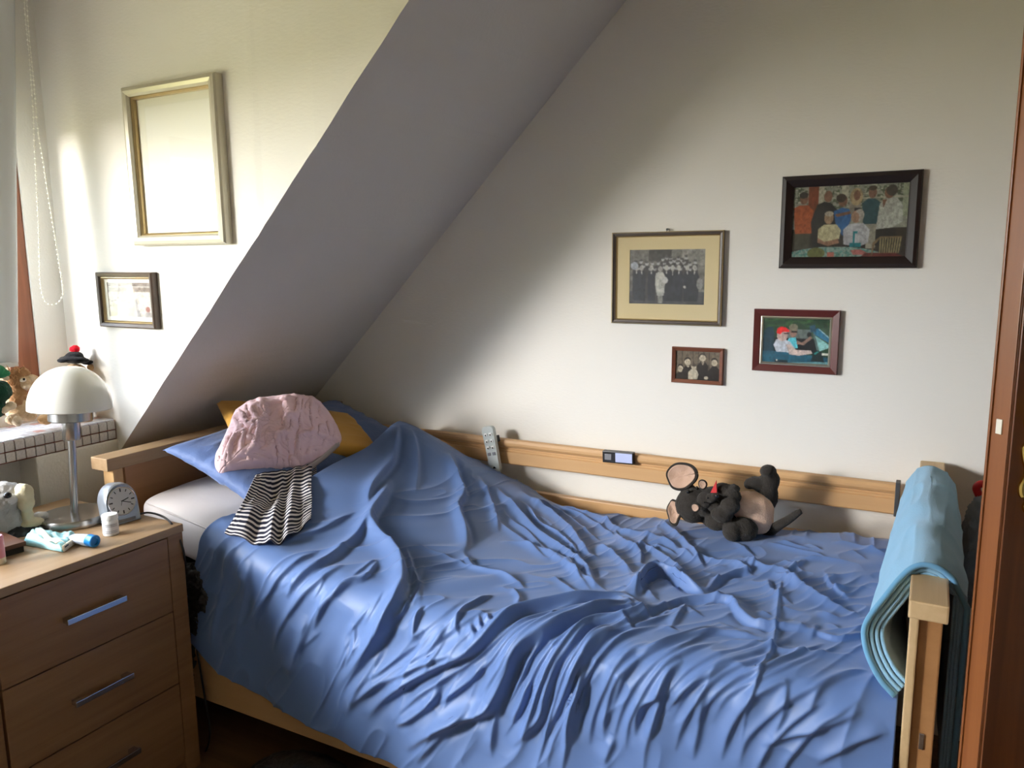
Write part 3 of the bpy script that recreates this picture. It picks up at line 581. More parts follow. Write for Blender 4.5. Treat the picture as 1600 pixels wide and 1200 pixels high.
# hem band at its foot, grey lining that shows at the far edge
hem = [at_x(px, py, x) for px, py, x in ((341, 718, -1.855), (350, 736, -1.85), (380, 744, -1.825), (415, 746, -1.80), (452, 743, -1.765), (478, 728, -1.745))]
hp = spline(hem, 8); G = np.array([[p+np.array([.004*math.sin(i*.9), 0, -.012+.024*v]) for v in np.linspace(0, 1, 4)] for i, p in enumerate(hp)]); grid_mesh('hem', G, M['pink'], pk, .005)
ln = [at_x(*q, -1.80) for q in ((486, 630), (503, 650), (519, 672), (528, 690))]; l2 = [at_x(*q, -1.80) for q in ((490, 626), (510, 646), (526, 669), (535, 690))]
G = np.array([[a*(1-v)+b*v for v in np.linspace(0, 1, 5)] for a, b in zip(spline(ln, 8), spline(l2, 8))]); grid_mesh('lining', G, M['greycloth'], pk, .008)
ln = [at_x(*q, -1.73) for q in ((456, 738), (474, 730), (502, 711), (526, 688))]; l2 = [p+np.array([.004*math.sin(k*2), .008, -.017-.004*math.sin(k*3)]) for k, p in enumerate(ln)]
G = np.array([[a*(1-v)+b*v for v in np.linspace(0, 1, 5)] for a, b in zip(spline(ln, 8), spline(l2, 8))]); grid_mesh('lining', G, M['greycloth'], pk, .008)
# striped garment
sm_ = bpy.data.materials.new('navy_and_white_stripes'); sm_.use_nodes = True; n = sm_.node_tree.nodes; L = sm_.node_tree.links; uvn = n.new('ShaderNodeUVMap'); sp = n.new('ShaderNodeSeparateXYZ'); L.new(uvn.outputs[0], sp.inputs[0])
m1 = n.new('ShaderNodeMath'); m1.operation = 'MULTIPLY'; m1.inputs[1].default_value = 21; L.new(sp.outputs[0], m1.inputs[0]); m2 = n.new('ShaderNodeMath'); m2.operation = 'FRACT'; L.new(m1.outputs[0], m2.inputs[0]); m3 = n.new('ShaderNodeMath'); m3.operation = 'GREATER_THAN'; m3.inputs[1].default_value = .56; L.new(m2.outputs[0], m3.inputs[0])
mx = n.new('ShaderNodeMix'); mx.data_type = 'RGBA'; L.new(m3.outputs[0], mx.inputs[0]); mx.inputs[6].default_value = (.008, .010, .03, 1); mx.inputs[7].default_value = (.72, .68, .68, 1); L.new(mx.outputs[2], n['Principled BSDF'].inputs['Base Color']); n['Principled BSDF'].inputs['Roughness'].default_value = .9
def drape(rows, nu, nv, wr):
    R = [np.array(spline(r, 12)) for r in rows]; C = [np.array(spline([r[k] for r in R], 12)) for k in range(len(R[0]))]; G = np.stack(C, 1)   # (len rows fine, cols fine, 3)
    a = np.linspace(0, G.shape[0]-1, nu); b = np.linspace(0, G.shape[1]-1, nv); ia = np.minimum(a.astype(int), G.shape[0]-2); ib = np.minimum(b.astype(int), G.shape[1]-2); fa = (a-ia)[:, None, None]; fb = (b-ib)[None, :, None]
    G = (G[ia][:, ib]*(1-fa)+G[ia+1][:, ib]*fa)*(1-fb)+(G[ia][:, ib+1]*(1-fa)+G[ia+1][:, ib+1]*fa)*fb
    gx = np.gradient(G, axis=0); gy = np.gradient(G, axis=1); N = np.cross(gx, gy); N /= np.linalg.norm(N, axis=-1, keepdims=True)+1e-9
    if (N.mean((0, 1))@(CAM-G.mean((0, 1)))) < 0: N = -N
    U, V = np.meshgrid(np.linspace(0, 1, nu), np.linspace(0, 1, nv), indexing='ij'); return G+N*wr(U, V)[..., None]
rows_px = [[(398, 744, -1.745), (425, 738, -1.74), (455, 735, -1.74), (488, 722, -1.745)], [(388, 765, 0), (418, 768, 0), (450, 768, 0), (487, 758, 0)], [(374, 795, 0), (408, 805, 0), (446, 803, 0), (487, 788, 0)], [(352, 835, 0), (395, 850, 0), (440, 849, 0), (486, 812, 0)]]
rows = []
for r in rows_px:
    q = []
    for px, py, x in r:
        if x: q.append(at_x(px, py, x))
        else:
            p = at_x(px, py, {0: -1.745, 1: -1.715, 2: -1.69, 3: -1.665}[len(rows)]); p2 = on_duvet(px, py, .016); p = p2 if (px > 392 and (p2-CAM)@_fw < (p-CAM)@_fw) else p
            q.append(p)
    rows.append(q)
stf = lambda U, V: .006+.016*(.3+.7*U)*(np.exp(-((V-.47-.08*U)/.055)**2)-.5*np.exp(-((V-.60-.05*U)/.05)**2)+.8*np.exp(-((V-.72)/.06)**2)-.4*np.exp(-((V-.84)/.05)**2)+.6*np.exp(-((V-.2)/.10)**2)-.3*np.exp(-((V-.34)/.05)**2))+.004*(ridged(U*6, V*12, 51)-.5)
st = thing('striped_garment', rows[1][1], 'navy and white striped garment hanging out from under the pink garment', 'clothing')
grid_mesh('cloth', drape(rows, 150, 150, stf), sm_, st, .005, uv=True)
rows = [[at_x(452, 748, -1.72), at_x(474, 738, -1.73), at_x(489, 722, -1.75)], [at_x(455, 762, -1.70), at_x(474, 756, -1.70), at_x(488, 745, -1.72)], [at_x(462, 785, -1.69), at_x(476, 790, -1.69), at_x(487, 780, -1.70)]]
grid_mesh('sleeve', drape(rows, 50, 60, lambda U, V: .012+.012*np.sin(V*13)*(.4+U)), sm_, st, .004, uv=True)

# blue blanket folded over the footboard
def blanket():
    bk = thing('blanket', (.027, 1.9, .83), 'light blue fleece blanket folded over the footboard', 'blanket')
    near = [(1420, 1200, 0), (1412, 1100, 0), (1398, 1087, 0), (1376, 1062, 0), (1357, 1025, 0), (1350, 990, 0), (1358, 965, 0), (1385, 930, 0), (1405, 905, 0), (1424, 888, 0), (1445, 882, 0), (1470, 889, 0), (1489, 904, 0)]
    yn = 1.52
    yds = [.085, .078, .062, .045, .030, .020, .008, .003, 0, 0, 0]
    prof_n = [at_y(px, py, yn-dy)[[0, 2]] for (px, py, _), dy in zip(near[2:], yds)]; prof_y = np.array(spline([[dy, 0] for dy in yds], 8))[:, 0]
    for L_ in range(4):                      # four layers, outermost first
        off = L_*.0085; pn = np.array(spline(prof_n, 8)); c = np.array([.027, .62]); 
        d = pn-c; 
        # push inward along the profile normal
        tg = np.gradient(pn, axis=0); nr = np.stack([tg[:, 1], -tg[:, 0]], 1); nr /= np.linalg.norm(nr, axis=1, keepdims=True); pin = pn+nr*off*1.0
        # right-hand drop outside the footboard
        xr = .088-off*.6; drop = np.array([[xr, z] for z in np.linspace(.80, .36 if L_ == 0 else .40, 26)]); full = np.concatenate([pin, drop]); full = np.array([full[0]]+[full[i] for i in range(1, len(full))])
        NY = 90; Ys = np.linspace(yn+off*.4, 2.20, NY); G = np.zeros((len(full), NY, 3)); n_in = len(pin)
        far_in = np.array(spline([(-.030, .60), (-.050, .66), (-.050, .72), (-.040, .78), (-.025, .835), (.0, .862), (.027, .868), (.06, .858), (.082, .83)], 10)); fi = np.linspace(0, len(far_in)-1, n_in).astype(int); far = np.concatenate([far_in[fi], drop])
        far[:n_in, 0] += off*.5*np.sign(.027-far[:n_in, 0]); far[:n_in, 1] -= off*.6
        for j, yy in enumerate(Ys):
            t = (j/(NY-1)); t = t**.75; q = full*(1-t)+far*t
            zz = q[:, 1]; G[:, j, 0] = q[:, 0]; G[:, j, 1] = yy; G[:, j, 2] = zz; G[:n_in, j, 1] -= prof_y*(1-t)**2
        I, J = np.meshgrid(np.arange(len(full)), np.arange(NY), indexing='ij'); w = .006*(vnoise(I*.07, J*.08, 61)-.5)+.004*(ridged(I*.12, J*.05, 62)**2-.4); w = w*(1-np.exp(-J/6.))
        edge = J/(NY-1.) 
        G[..., 0] += np.where(G[..., 0] < .03, -w, w); G[..., 2] += w*.7*(G[..., 2] > .8)
        o = grid_mesh('blanket_layer' if L_ else 'outer_layer', G, M['fleece'], bk, .0065)
        if L_ == 0:
            e = G[:, 0]; pts = [(p[0], p[1]-.001, p[2]) for p in e[::2]]; tube('binding', pts, .0055, M['fleece_edge'], bk, 8)
    return bk
blanket()
# remote and call unit on the rail
def basis_box(name, c, ex, ey, ez, half, m, parent, bev=.001, seg=2):
    bm = bmesh.new(); bm_box(bm, [-h for h in half], half, bev)
    for v in bm.verts: v.co = Vector(c)+Vector(ex)*v.co[0]+Vector(ey)*v.co[1]+Vector(ez)*v.co[2]
    return from_bm(name, bm, m, parent)
def V3(a): return Vector(a)
Pt = V3(at_y(762, 666, 2.352)); Pb_ = V3(at_y(776, 739, 2.345)); ez = (Pt-Pb_).normalized(); ey = Vector((0, 1, 0)); ey = (ey-ez*ey.dot(ez)).normalized(); ex = ey.cross(ez)
rc = (Pt+Pb_)/2; rm = thing('remote_control', rc, 'grey bed remote control with eight buttons hanging on the wall-side rail', 'remote')
H = (Pt-Pb_).length/2; Wd = .0235
pts2 = []
for cx, cz, a0 in ((Wd-.012, H-.012, 0), (-Wd+.012, H-.012, PI/2), (-Wd*.94+.014, -H+.014, PI), (Wd*.94-.014, -H+.014, 1.5*PI)):
    for k in range(7): a = a0+k/6*PI/2; pts2.append((cx+math.cos(a)*.012, cz+math.sin(a)*.012))
bm = bmesh.new(); A = [bm.verts.new(rc+ex*p[0]+ez*p[1]+ey*-.008) for p in pts2]; B = [bm.verts.new(rc+ex*p[0]+ez*p[1]+ey*.010) for p in pts2]; bm.faces.new(A); bm.faces.new(B)
for i in range(len(A)): j = (i+1) % len(A); bm.faces.new((A[i], A[j], B[j], B[i]))
bmesh.ops.bevel(bm, geom=[e for e in bm.edges if len(e.link_faces) == 2 and any(len(f.verts) > 8 for f in e.link_faces)], offset=.002, segments=2, affect='EDGES'); from_bm('shell', bm, M['remote'], rm)
for r in range(4):
    for s in (-1, 1):
        c = rc+ex*(s*.0098)+ez*(H*.66-r*.0235)+ey*-.0088; b = basis_box('button', c, ex, ey, ez, (.0058, .0025, .0055), M['white'] if r < 3 else M['grey'], rm, .001)
        if r < 3: basis_box('button_mark', c+ey*-.0026-ez*.002, ex, ey, ez, (.0022, .0003, .0025), M['glossblack'], rm, 0)
    if r < 3: basis_box('arrow_mark', rc+ez*(H*.66-r*.0235)+ey*-.0082, ex, ey, ez, (.0028, .0004, .0006), M['grey'], rm, 0)
bm = bmesh.new(); c0 = rc-ez*(H*.74)+ey*-.0084
for p in ((-.008, -.004), (.008, -.004), (0, .004)): bm.verts.new(c0+ex*p[0]+ez*p[1])
bm.faces.new(bm.verts); from_bm('printed_triangle', bm, M['glossblack'], rm)
basis_box('hook', rc+ex*.012+ey*.018+ez*.035, ex, ey, ez, (.010, .014, .012), M['black'], rm, .003)
c1 = at_y(943, 712, 2.372); c2 = at_y(991, 716, 2.372); cc = V3((c1+c2)/2); ex = (V3(c2)-V3(c1)); L_ = ex.length/2; ex.normalize(); ey = Vector((0, 1, 0)); ey = (ey-ex*ey.dot(ex)).normalized(); ez = ex.cross(ey)
cu = thing('rail_display', cc, 'small black unit with a pale blue panel clipped on the rail', 'device')
basis_box('housing', cc, ex, ey, ez, (L_, .011, .020), M['black'], cu, .003); basis_box('display_panel', cc+ex*(L_*.40)+ey*-.0112, ex, ey, ez, (L_*.54, .0008, .0155), M['screen'], cu, .0005); basis_box('button', cc-ex*(L_*.62)+ey*-.0112, ex, ey, ez, (L_*.22, .0012, .010), M['grey'], cu, .001)

# ================================================================== PICTURES
def ell(I, X, Y, cx, cy, rx, ry, c): k = ((X-cx)/rx)**2+((Y-cy)/ry)**2 < 1; I[k] = c
def rec(I, X, Y, x0, y0, x1, y1, c): I[(X >= x0) & (X <= x1) & (Y >= y0) & (Y <= y1)] = c
def pol(I, X, Y, pts, c):
    k = np.zeros(X.shape, bool); n = len(pts)
    for i in range(n):
        x1, y1 = pts[i]; x2, y2 = pts[(i+1) % n]
        if y1 == y2: continue
        cnd = ((Y < y1) != (Y < y2)) & (X < (x2-x1)*(Y-y1)/(y2-y1)+x1); k ^= cnd
    I[k] = c
def canvas(w, h, c): X, Y = np.meshgrid((np.arange(w)+.5)/w*100, (np.arange(h)+.5)/h*100, indexing='ij'); I = np.empty((w, h, 3)); I[:] = c; return I, X, Y
def family():           # six standing, two seated at a table; measured 0..100 across the print
    I, X, Y = canvas(230, 150, (.42, .44, .36)); n = vnoise(X*.35, Y*.45, 71); I[(Y < 45) & (n > .5)] = (.13, .17, .10); I[(Y < 30) & (n > .78)] = (.62, .62, .50)
    rec(I, X, Y, 14, 0, 23, 42, (.30, .07, .03)); rec(I, X, Y, 23, 0, 28, 30, (.62, .60, .46)); rec(I, X, Y, 43, 0, 49, 25, (.62, .60, .46)); rec(I, X, Y, 68, 0, 73, 20, (.6, .6, .46)); rec(I, X, Y, 95, 0, 100, 45, (.46, .52, .36)); rec(I, X, Y, 60, 18, 100, 20, (.62, .60, .46)); rec(I, X, Y, 0, 60, 100, 100, (.05, .04, .035))
    sk = (.30, .15, .09); rec(I, X, Y, 3, 64, 17, 88, (.10, .10, .07)); pol(I, X, Y, [(1, 30), (6, 26), (14, 26), (19, 34), (18, 66), (3, 66)], (.56, .13, .04)); ell(I, X, Y, 10, 17, 3.8, 8, sk); ell(I, X, Y, 9.5, 12, 4, 4.5, (.05, .04, .04))
    pol(I, X, Y, [(22, 26), (28, 22), (34, 24), (40, 34), (40, 60), (33, 88), (20, 88), (17, 50)], (.03, .032, .035)); ell(I, X, Y, 31.5, 15, 3.6, 8, (.34, .17, .11))
    pol(I, X, Y, [(66, 55), (76, 55), (74, 88), (66, 88)], (.45, .43, .34))
    pol(I, X, Y, [(37, 36), (44, 31), (52, 34), (52, 50), (46, 70), (40, 60)], (.05, .20, .50)); ell(I, X, Y, 44.5, 22, 4, 8, sk); ell(I, X, Y, 43, 18, 4.3, 6, (.07, .045, .035)); pol(I, X, Y, [(38, 40), (52, 36), (52, 40), (40, 44)], sk)
    pol(I, X, Y, [(49, 26), (60, 25), (60, 45), (52, 40)], (.38, .34, .28)); ell(I, X, Y, 56, 17, 5.4, 12, (.60, .46, .26)); ell(I, X, Y, 56.5, 15, 2.9, 7, sk); rec(I, X, Y, 55, 32, 60, 38, (.03, .03, .05))
    pol(I, X, Y, [(61, 26), (66, 20), (72, 20), (78, 28), (76, 55), (63, 55)], (.035, .12, .15)); ell(I, X, Y, 69.5, 12, 3.5, 8, (.33, .17, .11)); ell(I, X, Y, 69.5, 6, 3.6, 3.5, (.10, .07, .05))
    pol(I, X, Y, [(74, 62), (90, 62), (93, 82), (74, 84)], (.02, .02, .025)); pol(I, X, Y, [(76, 28), (82, 20), (90, 20), (95, 30), (96, 52), (88, 60), (74, 62), (75, 44)], (.66, .68, .60)); ell(I, X, Y, 83.5, 13, 4, 8, sk); ell(I, X, Y, 85.5, 10, 4.6, 7.5, (.10, .08, .07)); pol(I, X, Y, [(78, 22), (82, 22), (79, 34)], sk)
    pol(I, X, Y, [(24, 60), (29, 54), (40, 54), (44, 62), (43, 74), (36, 80), (24, 76)], (.76, .70, .42)); ell(I, X, Y, 33, 45, 4, 8.5, (.50, .33, .20)); ell(I, X, Y, 33, 39, 3.9, 3.5, (.62, .55, .42)); pol(I, X, Y, [(24, 72), (30, 78), (42, 74), (43, 80), (33, 84), (24, 79)], (.45, .25, .16))
    pol(I, X, Y, [(46, 62), (51, 54), (63, 53), (69, 62), (68, 80), (60, 86), (47, 82)], (.66, .67, .70)); ell(I, X, Y, 57, 44, 4.6, 8.5, (.52, .32, .22)); ell(I, X, Y, 59.5, 42, 4, 8, (.60, .57, .50)); ell(I, X, Y, 56, 45, 3.4, 7, (.52, .32, .22)); rec(I, X, Y, 55, 66, 56.6, 86, (.01, .32, .34)); rec(I, X, Y, 55, 64, 58.5, 67, (.01, .32, .34)); rec(I, X, Y, 52, 80, 62, 86, (.01, .28, .32))
    ell(I, X, Y, 38, 104, 48, 19, (.34, .50, .44)); n2 = vnoise(X*.6, Y*.5, 72); I[(((X-38)/48)**2+((Y-104)/19)**2 < 1) & (n2 > .55)] = (.12, .36, .32); ell(I, X, Y, 23, 94, 8, 8, (.20, .22, .06)); rec(I, X, Y, 33, 93, 39, 99, (.62, .18, .13)); pol(I, X, Y, [(53, 90), (62, 89), (70, 96), (56, 97)], (.62, .20, .18)); pol(I, X, Y, [(62, 100), (66, 94), (92, 94), (98, 100)], (.20, .03, .03))
    for k in range(9): pol(I, X, Y, [(78+k*2.1, 73), (79.1+k*2.1, 73), (79.1+k*1.9, 95), (78+k*1.9, 95)], (.42, .36, .18))
    pol(I, X, Y, [(72, 80), (78, 72), (96, 72), (96, 74), (79, 74), (74, 82), (72, 98), (71, 98)], (.30, .20, .10)); return I*.50
def wedding():          # black-and-white group before a building
    I, X, Y = canvas(130, 110, (.16, .155, .14)); I += (vnoise(X*.2, Y*.2, 73)-.5)[..., None]*.08; rec(I, X, Y, 70, 0, 100, 30, (.24, .235, .21)); rec(I, X, Y, 78, 4, 92, 24, (.19, .185, .17)); rec(I, X, Y, 26, 0, 56, 22, (.06, .06, .055)); rec(I, X, Y, 0, 76, 100, 100, (.07, .075, .08))
    rng = np.random.RandomState(4)
    for r, (y0, n) in enumerate(((18, 7), (25, 11), (33, 13))):
        for k in range(n):
            x = 8+k*86/n+rng.uniform(-2, 2); y = y0+rng.uniform(-3, 3)
            if r == 0: x = 45+k*5
            rec(I, X, Y, x-3.6, y+4, x+3.6, 90, (.045+.02*rng.rand(),)*3); ell(I, X, Y, x, y, 2.2, 3.8, (.30+.08*rng.rand(),)*3); ell(I, X, Y, x, y-2.5, 2.3, 2.2, (.08,)*3)
    for x in (10, 17, 30, 50, 58, 66, 77, 86): pol(I, X, Y, [(x-5, 46), (x-2, 40), (x+3, 40), (x+6, 48), (x+5, 94), (x-4, 94)], (.030, .035, .045)); ell(I, X, Y, x, 34, 2.6, 5, (.38, .37, .34)); pol(I, X, Y, [(x-.8, 40), (x+1, 40), (x, 48)], (.4, .4, .38))
    ell(I, X, Y, 7, 30, 5, 7, (.34, .37, .42)); pol(I, X, Y, [(36, 44), (40, 41), (45, 41), (49, 50), (47, 84), (38, 84), (35, 60)], (.42, .42, .38)); ell(I, X, Y, 42, 36, 2.8, 5, (.36, .35, .32)); rec(I, X, Y, 39, 84, 45, 97, (.24, .24, .22)); ell(I, X, Y, 48, 56, 4, 6, (.46, .46, .44)); ell(I, X, Y, 93, 62, 4, 10, (.22, .22, .21)); ell(I, X, Y, 74, 68, 1.5, 2.5, (.45, .44, .4)); return I
def portrait():         # five people in front of panelling
    I, X, Y = canvas(110, 80, (.15, .12, .085)); 
    for k in range(9): rec(I, X, Y, k*12+3, 0, k*12+4.5, 60, (.07, .055, .04))
    ell(I, X, Y, 50, 96, 52, 34, (.022, .018, .016)); dk = (.022, .018, .016); sk = (.48, .41, .30)
    for x, y, r, h in ((12, 62, 6, dk), (28, 38, 7, dk), (61, 22, 7, (.06, .05, .04)), (87, 36, 6.5, dk)):
        pol(I, X, Y, [(x-12, y+28), (x-4, y+13), (x+5, y+13), (x+13, y+28), (x+13, 100), (x-13, 100)], dk); ell(I, X, Y, x, y-3, r*1.12, 12, h); ell(I, X, Y, x, y+2, r, 11, sk); rec(I, X, Y, x-3, y, x-1.4, y+1.6, dk); rec(I, X, Y, x+1.4, y, x+3, y+1.6, dk)
    pol(I, X, Y, [(59, 36), (65, 36), (62, 50)], sk); pol(I, X, Y, [(61, 38), (63, 38), (62.5, 50)], dk); pol(I, X, Y, [(24, 52), (33, 52), (29, 58)], sk)
    pol(I, X, Y, [(30, 74), (36, 64), (48, 64), (53, 80), (50, 96), (30, 98)], (.50, .45, .34)); ell(I, X, Y, 42, 55, 5.5, 10, sk); ell(I, X, Y, 42, 49, 5.5, 5, (.10, .08, .06)); ell(I, X, Y, 70, 90, 5, 5, sk); ell(I, X, Y, 34, 82, 3, 4, sk); return I
def convertible():
    I, X, Y = canvas(150, 105, (.02, .06, .03)); n = vnoise(X*.1, Y*.3, 75); I[(Y < 25) & (n > .55)] = (.035, .10, .035); rec(I, X, Y, 22, 24, 72, 52, (.13, .17, .16)); rec(I, X, Y, 72, 20, 100, 60, (.04, .09, .05)); rec(I, X, Y, 0, 44, 82, 76, (.008, .012, .018))
    pol(I, X, Y, [(2, 30), (8, 20), (15, 20), (18, 34), (18, 74), (2, 74)], (.012, .05, .075)); pol(I, X, Y, [(0, 74), (25, 74), (72, 80), (100, 84), (100, 100), (0, 100)], (.015, .11, .17)); pol(I, X, Y, [(42, 98), (100, 93), (100, 100), (42, 100)], (.12, .26, .27))
    pol(I, X, Y, [(76, 34), (100, 56), (100, 62), (84, 72)], (.25, .52, .50)); pol(I, X, Y, [(78, 24), (82, 20), (100, 42), (100, 52), (76, 33)], (.02, .16, .28)); pol(I, X, Y, [(83, 22), (85, 22), (100, 40), (100, 43)], (.30, .48, .56)); pol(I, X, Y, [(70, 16), (78, 12), (80, 28), (72, 30)], (.03, .09, .14)); pol(I, X, Y, [(75, 32), (78, 32), (86, 70), (83, 72)], (.10, .16, .15)); ell(I, X, Y, 70, 35, 3.5, 6, (.01, .015, .02))
    pol(I, X, Y, [(40, 44), (50, 42), (53, 54), (54, 66), (44, 66), (38, 52)], (.10, .56, .66)); pol(I, X, Y, [(52, 48), (60, 53), (72, 38), (75, 42), (63, 58), (52, 57)], (.28, .17, .13)); ell(I, X, Y, 46.5, 28, 5.8, 14, (.30, .17, .13)); ell(I, X, Y, 46.5, 20, 6.5, 8, (.22, .20, .14)); rec(I, X, Y, 43.5, 28, 52, 31, (.01, .01, .01))
    pol(I, X, Y, [(17, 60), (21, 48), (30, 44), (42, 52), (50, 66), (44, 76), (22, 75)], (.52, .56, .62)); pol(I, X, Y, [(36, 58), (42, 58), (52, 70), (74, 70), (76, 76), (56, 82), (42, 80)], (.60, .47, .42)); ell(I, X, Y, 30, 38, 8.2, 13, (.58, .42, .37)); pol(I, X, Y, [(21, 34), (22, 24), (27, 19), (34, 20), (41, 27), (40, 30), (30, 31), (27, 36)], (.75, .02, .02)); rec(I, X, Y, 32, 32, 40, 35, (.06, .02, .02))
    pol(I, X, Y, [(76, 74), (82, 68), (90, 72), (94, 94), (74, 93), (76, 84)], (.008, .02, .022)); pol(I, X, Y, [(78, 76), (84, 70), (86, 72), (80, 78)], (.02, .25, .22)); rec(I, X, Y, 20, 93, 40, 100, (.006, .02, .03)); ell(I, X, Y, 23, 94, 1.2, 1.8, (.8, .8, .7)); rec(I, X, Y, 90, 74, 99, 79, (.7, .72, .62)); return I
def couple():
    I, X, Y = canvas(80, 76, (.50, .47, .42)); rec(I, X, Y, 0, 0, 100, 28, (.24, .20, .17)); rec(I, X, Y, 0, 12, 100, 14, (.45, .42, .38)); I += (vnoise(X*.08, Y*.1, 77)-.5)[..., None]*.15; ell(I, X, Y, 36, 42, 8, 14, (.52, .42, .34)); ell(I, X, Y, 54, 30, 9, 16, (.50, .38, .30)); pol(I, X, Y, [(24, 60), (44, 56), (50, 100), (20, 100)], (.66, .64, .60)); pol(I, X, Y, [(44, 52), (66, 50), (74, 100), (44, 100)], (.32, .31, .31)); pol(I, X, Y, [(51, 52), (58, 52), (55, 72)], (.75, .73, .7)); ell(I, X, Y, 90, 76, 5, 8, (.30, .12, .10)); pol(I, X, Y, [(84, 84), (96, 84), (98, 100), (82, 100)], (.3, .28, .27)); return I
def faint():
    I, X, Y = canvas(90, 120, (.86, .84, .72)); rec(I, X, Y, 10, 6, 97, 88, (.80, .79, .68)); rec(I, X, Y, 11, 6.8, 96, 87, (.88, .87, .79)); return I
def printed(name, I, c, w, h, parent, gr=1.):
    J = np.pad(I, ((1, 1), (1, 1), (0, 0)), 'edge'); I = (J[1:-1, 1:-1]*2+J[:-2, 1:-1]+J[2:, 1:-1]+J[1:-1, :-2]+J[1:-1, 2:])/6
    XX, YY = np.meshgrid(np.arange(I.shape[0]), np.arange(I.shape[1]), indexing='ij'); gr = .0 if I.min() > .5 else 1.; I = I*(1+gr*.5*(vnoise(XX*.22, YY*.16, 91)-.5)+gr*.35*(vnoise(XX*.55, YY*.45, 92)-.5))[..., None]
    nx_, ny_ = I.shape[:2]; X = np.linspace(-w/2, w/2, nx_); Z = np.linspace(h/2, -h/2, ny_); G = np.zeros((nx_, ny_, 3)); G[..., 0] = X[:, None]; G[..., 2] = Z[None]; G += np.array(c)
    o = grid_mesh(name, G, M['paint'], parent, .0006, smooth=False); a = o.data.color_attributes.new('paint', 'FLOAT_COLOR', 'POINT'); rgba = np.ones((nx_*ny_, 4), np.float32); rgba[:, :3] = np.clip(I, 0, 1).reshape(-1, 3); a.data.foreach_set('color', rgba.reshape(-1)); return o
def ring_mesh(name, c, w, h, prof, m, parent):
    """mitred moulding: prof = (inset from the outer edge, y towards the room as negative)"""
    vs, fs = [], []; cx, cy, cz = c
    for ins, dy in prof:
        for sx, sz in ((-1, -1), (1, -1), (1, 1), (-1, 1)): vs.append((cx+sx*(w/2-ins), cy+dy, cz+sz*(h/2-ins)))
    n = len(prof)
    for i in range(n):
        j = (i+1) % n
        for k in range(4): l = (k+1) % 4; fs.append((i*4+k, i*4+l, j*4+l, j*4+k))
    me = bpy.data.meshes.new(name); me.from_pydata(vs, [], fs); me.update(); bm = bmesh.new(); bm.from_mesh(me); bmesh.ops.recalc_face_normals(bm, faces=bm.faces); bm.to_mesh(me); bm.free(); return link(name, me, m, parent)
def picture(name, px, yw, label, prof, fm, slip=None, inner=None, img=None, mount=None, imgbox=None, depth=.02):
    """px: four corners in the photograph (tl, tr, bl, br) taken on the plane of the frame's face"""
    yf = yw-depth; q = [at_y(*p, yf) for p in px]; x0 = (q[0][0]+q[2][0])/2; x1 = (q[1][0]+q[3][0])/2; z1 = (q[0][2]+q[1][2])/2; z0 = (q[2][2]+q[3][2])/2; w = x1-x0; h = z1-z0; c = ((x0+x1)/2, yw, (z0+z1)/2)
    t = thing(name, (c[0], yw, c[2]), label, 'picture'); ring_mesh('frame', c, w, h, prof, fm, t); ins = prof[-1][0] if prof[-1][0] > prof[-2][0]-1e-6 else prof[-2][0]; ins = max(p[0] for p in prof)
    if slip: ring_mesh('inner_slip', c, w-2*ins+.004, h-2*ins+.004, [(0, -.004), (0, slip[1]), (slip[0]*.5, slip[1]-.001), (slip[0], slip[1]+.004), (slip[0], -.004)], slip[2], t); ins += slip[0]-.002
    wi, hi = w-2*ins+.002, h-2*ins+.002
    box('backing', (c[0]-w/2+.006, yw-.0025, c[2]-h/2+.006), (c[0]+w/2-.006, yw-.0005, c[2]+h/2-.006), M['frame_dark'], t, 0)
    if mount: 
        a, b, d, e = imgbox; mw0 = [a*wi, b*wi, d*hi, e*hi]   # left,right,top,bottom margins
        X0, X1, Z0, Z1 = c[0]-wi/2, c[0]+wi/2, c[2]-hi/2, c[2]+hi/2; xa, xb, zt_, zb_ = X0+mw0[0], X1-mw0[1], Z1-mw0[2], Z0+mw0[3]
        vs = []; y0_ = yw-.0062
        for (A_, B_, C_, D_, yy) in ((X0, X1, Z0, Z1, y0_), (xa, xb, zb_, zt_, y0_), (xa, xb, zb_, zt_, y0_+.0018), (X0, X1, Z0, Z1, y0_+.0018)): vs += [(A_, yy, C_), (B_, yy, C_), (B_, yy, D_), (A_, yy, D_)]
        fs = [(i*4+k, i*4+(k+1) % 4, ((i+1) % 4)*4+(k+1) % 4, ((i+1) % 4)*4+k) for i in range(4) for k in range(4)]; me = bpy.data.meshes.new('mount'); me.from_pydata(vs, [], fs); me.update(); link('mount', me, mount, t)
        printed('photo', img, ((xa+xb)/2, yw-.004, (zt_+zb_)/2), xb-xa+.002, zt_-zb_+.002, t)
    else: printed('photo', img, (c[0], yw-.005, c[2]), wi, hi, t)
    box('glass', (c[0]-wi/2, yw-.0088, c[2]-hi/2), (c[0]+wi/2, yw-.0072, c[2]+hi/2), M['glass'], t, 0)
    return t, c, w, h
picture('framed_picture', ((185, 136), (331, 113), (210, 384), (353, 380)), YC, 'large pale picture in a champagne frame on the wall above the lamp',
        [(0, 0), (0, -.024), (.004, -.030), (.012, -.033), (.022, -.030), (.028, -.024), (.028, 0)], M['frame_silver'], (.009, -.020, M['gold']), None, faint(), depth=.030)
picture('framed_photo', ((150, 425), (237, 426), (153, 511), (241, 514)), YC, 'small faded photo of a couple in a dark wood frame under the pale picture',
        [(0, 0), (0, -.018), (.004, -.022), (.012, -.020), (.015, -.014), (.015, 0)], M['frame_dark'], (.008, -.013, M['gold']), None, couple(), M['mat_white'], (.06, .04, .09, .10), depth=.021)
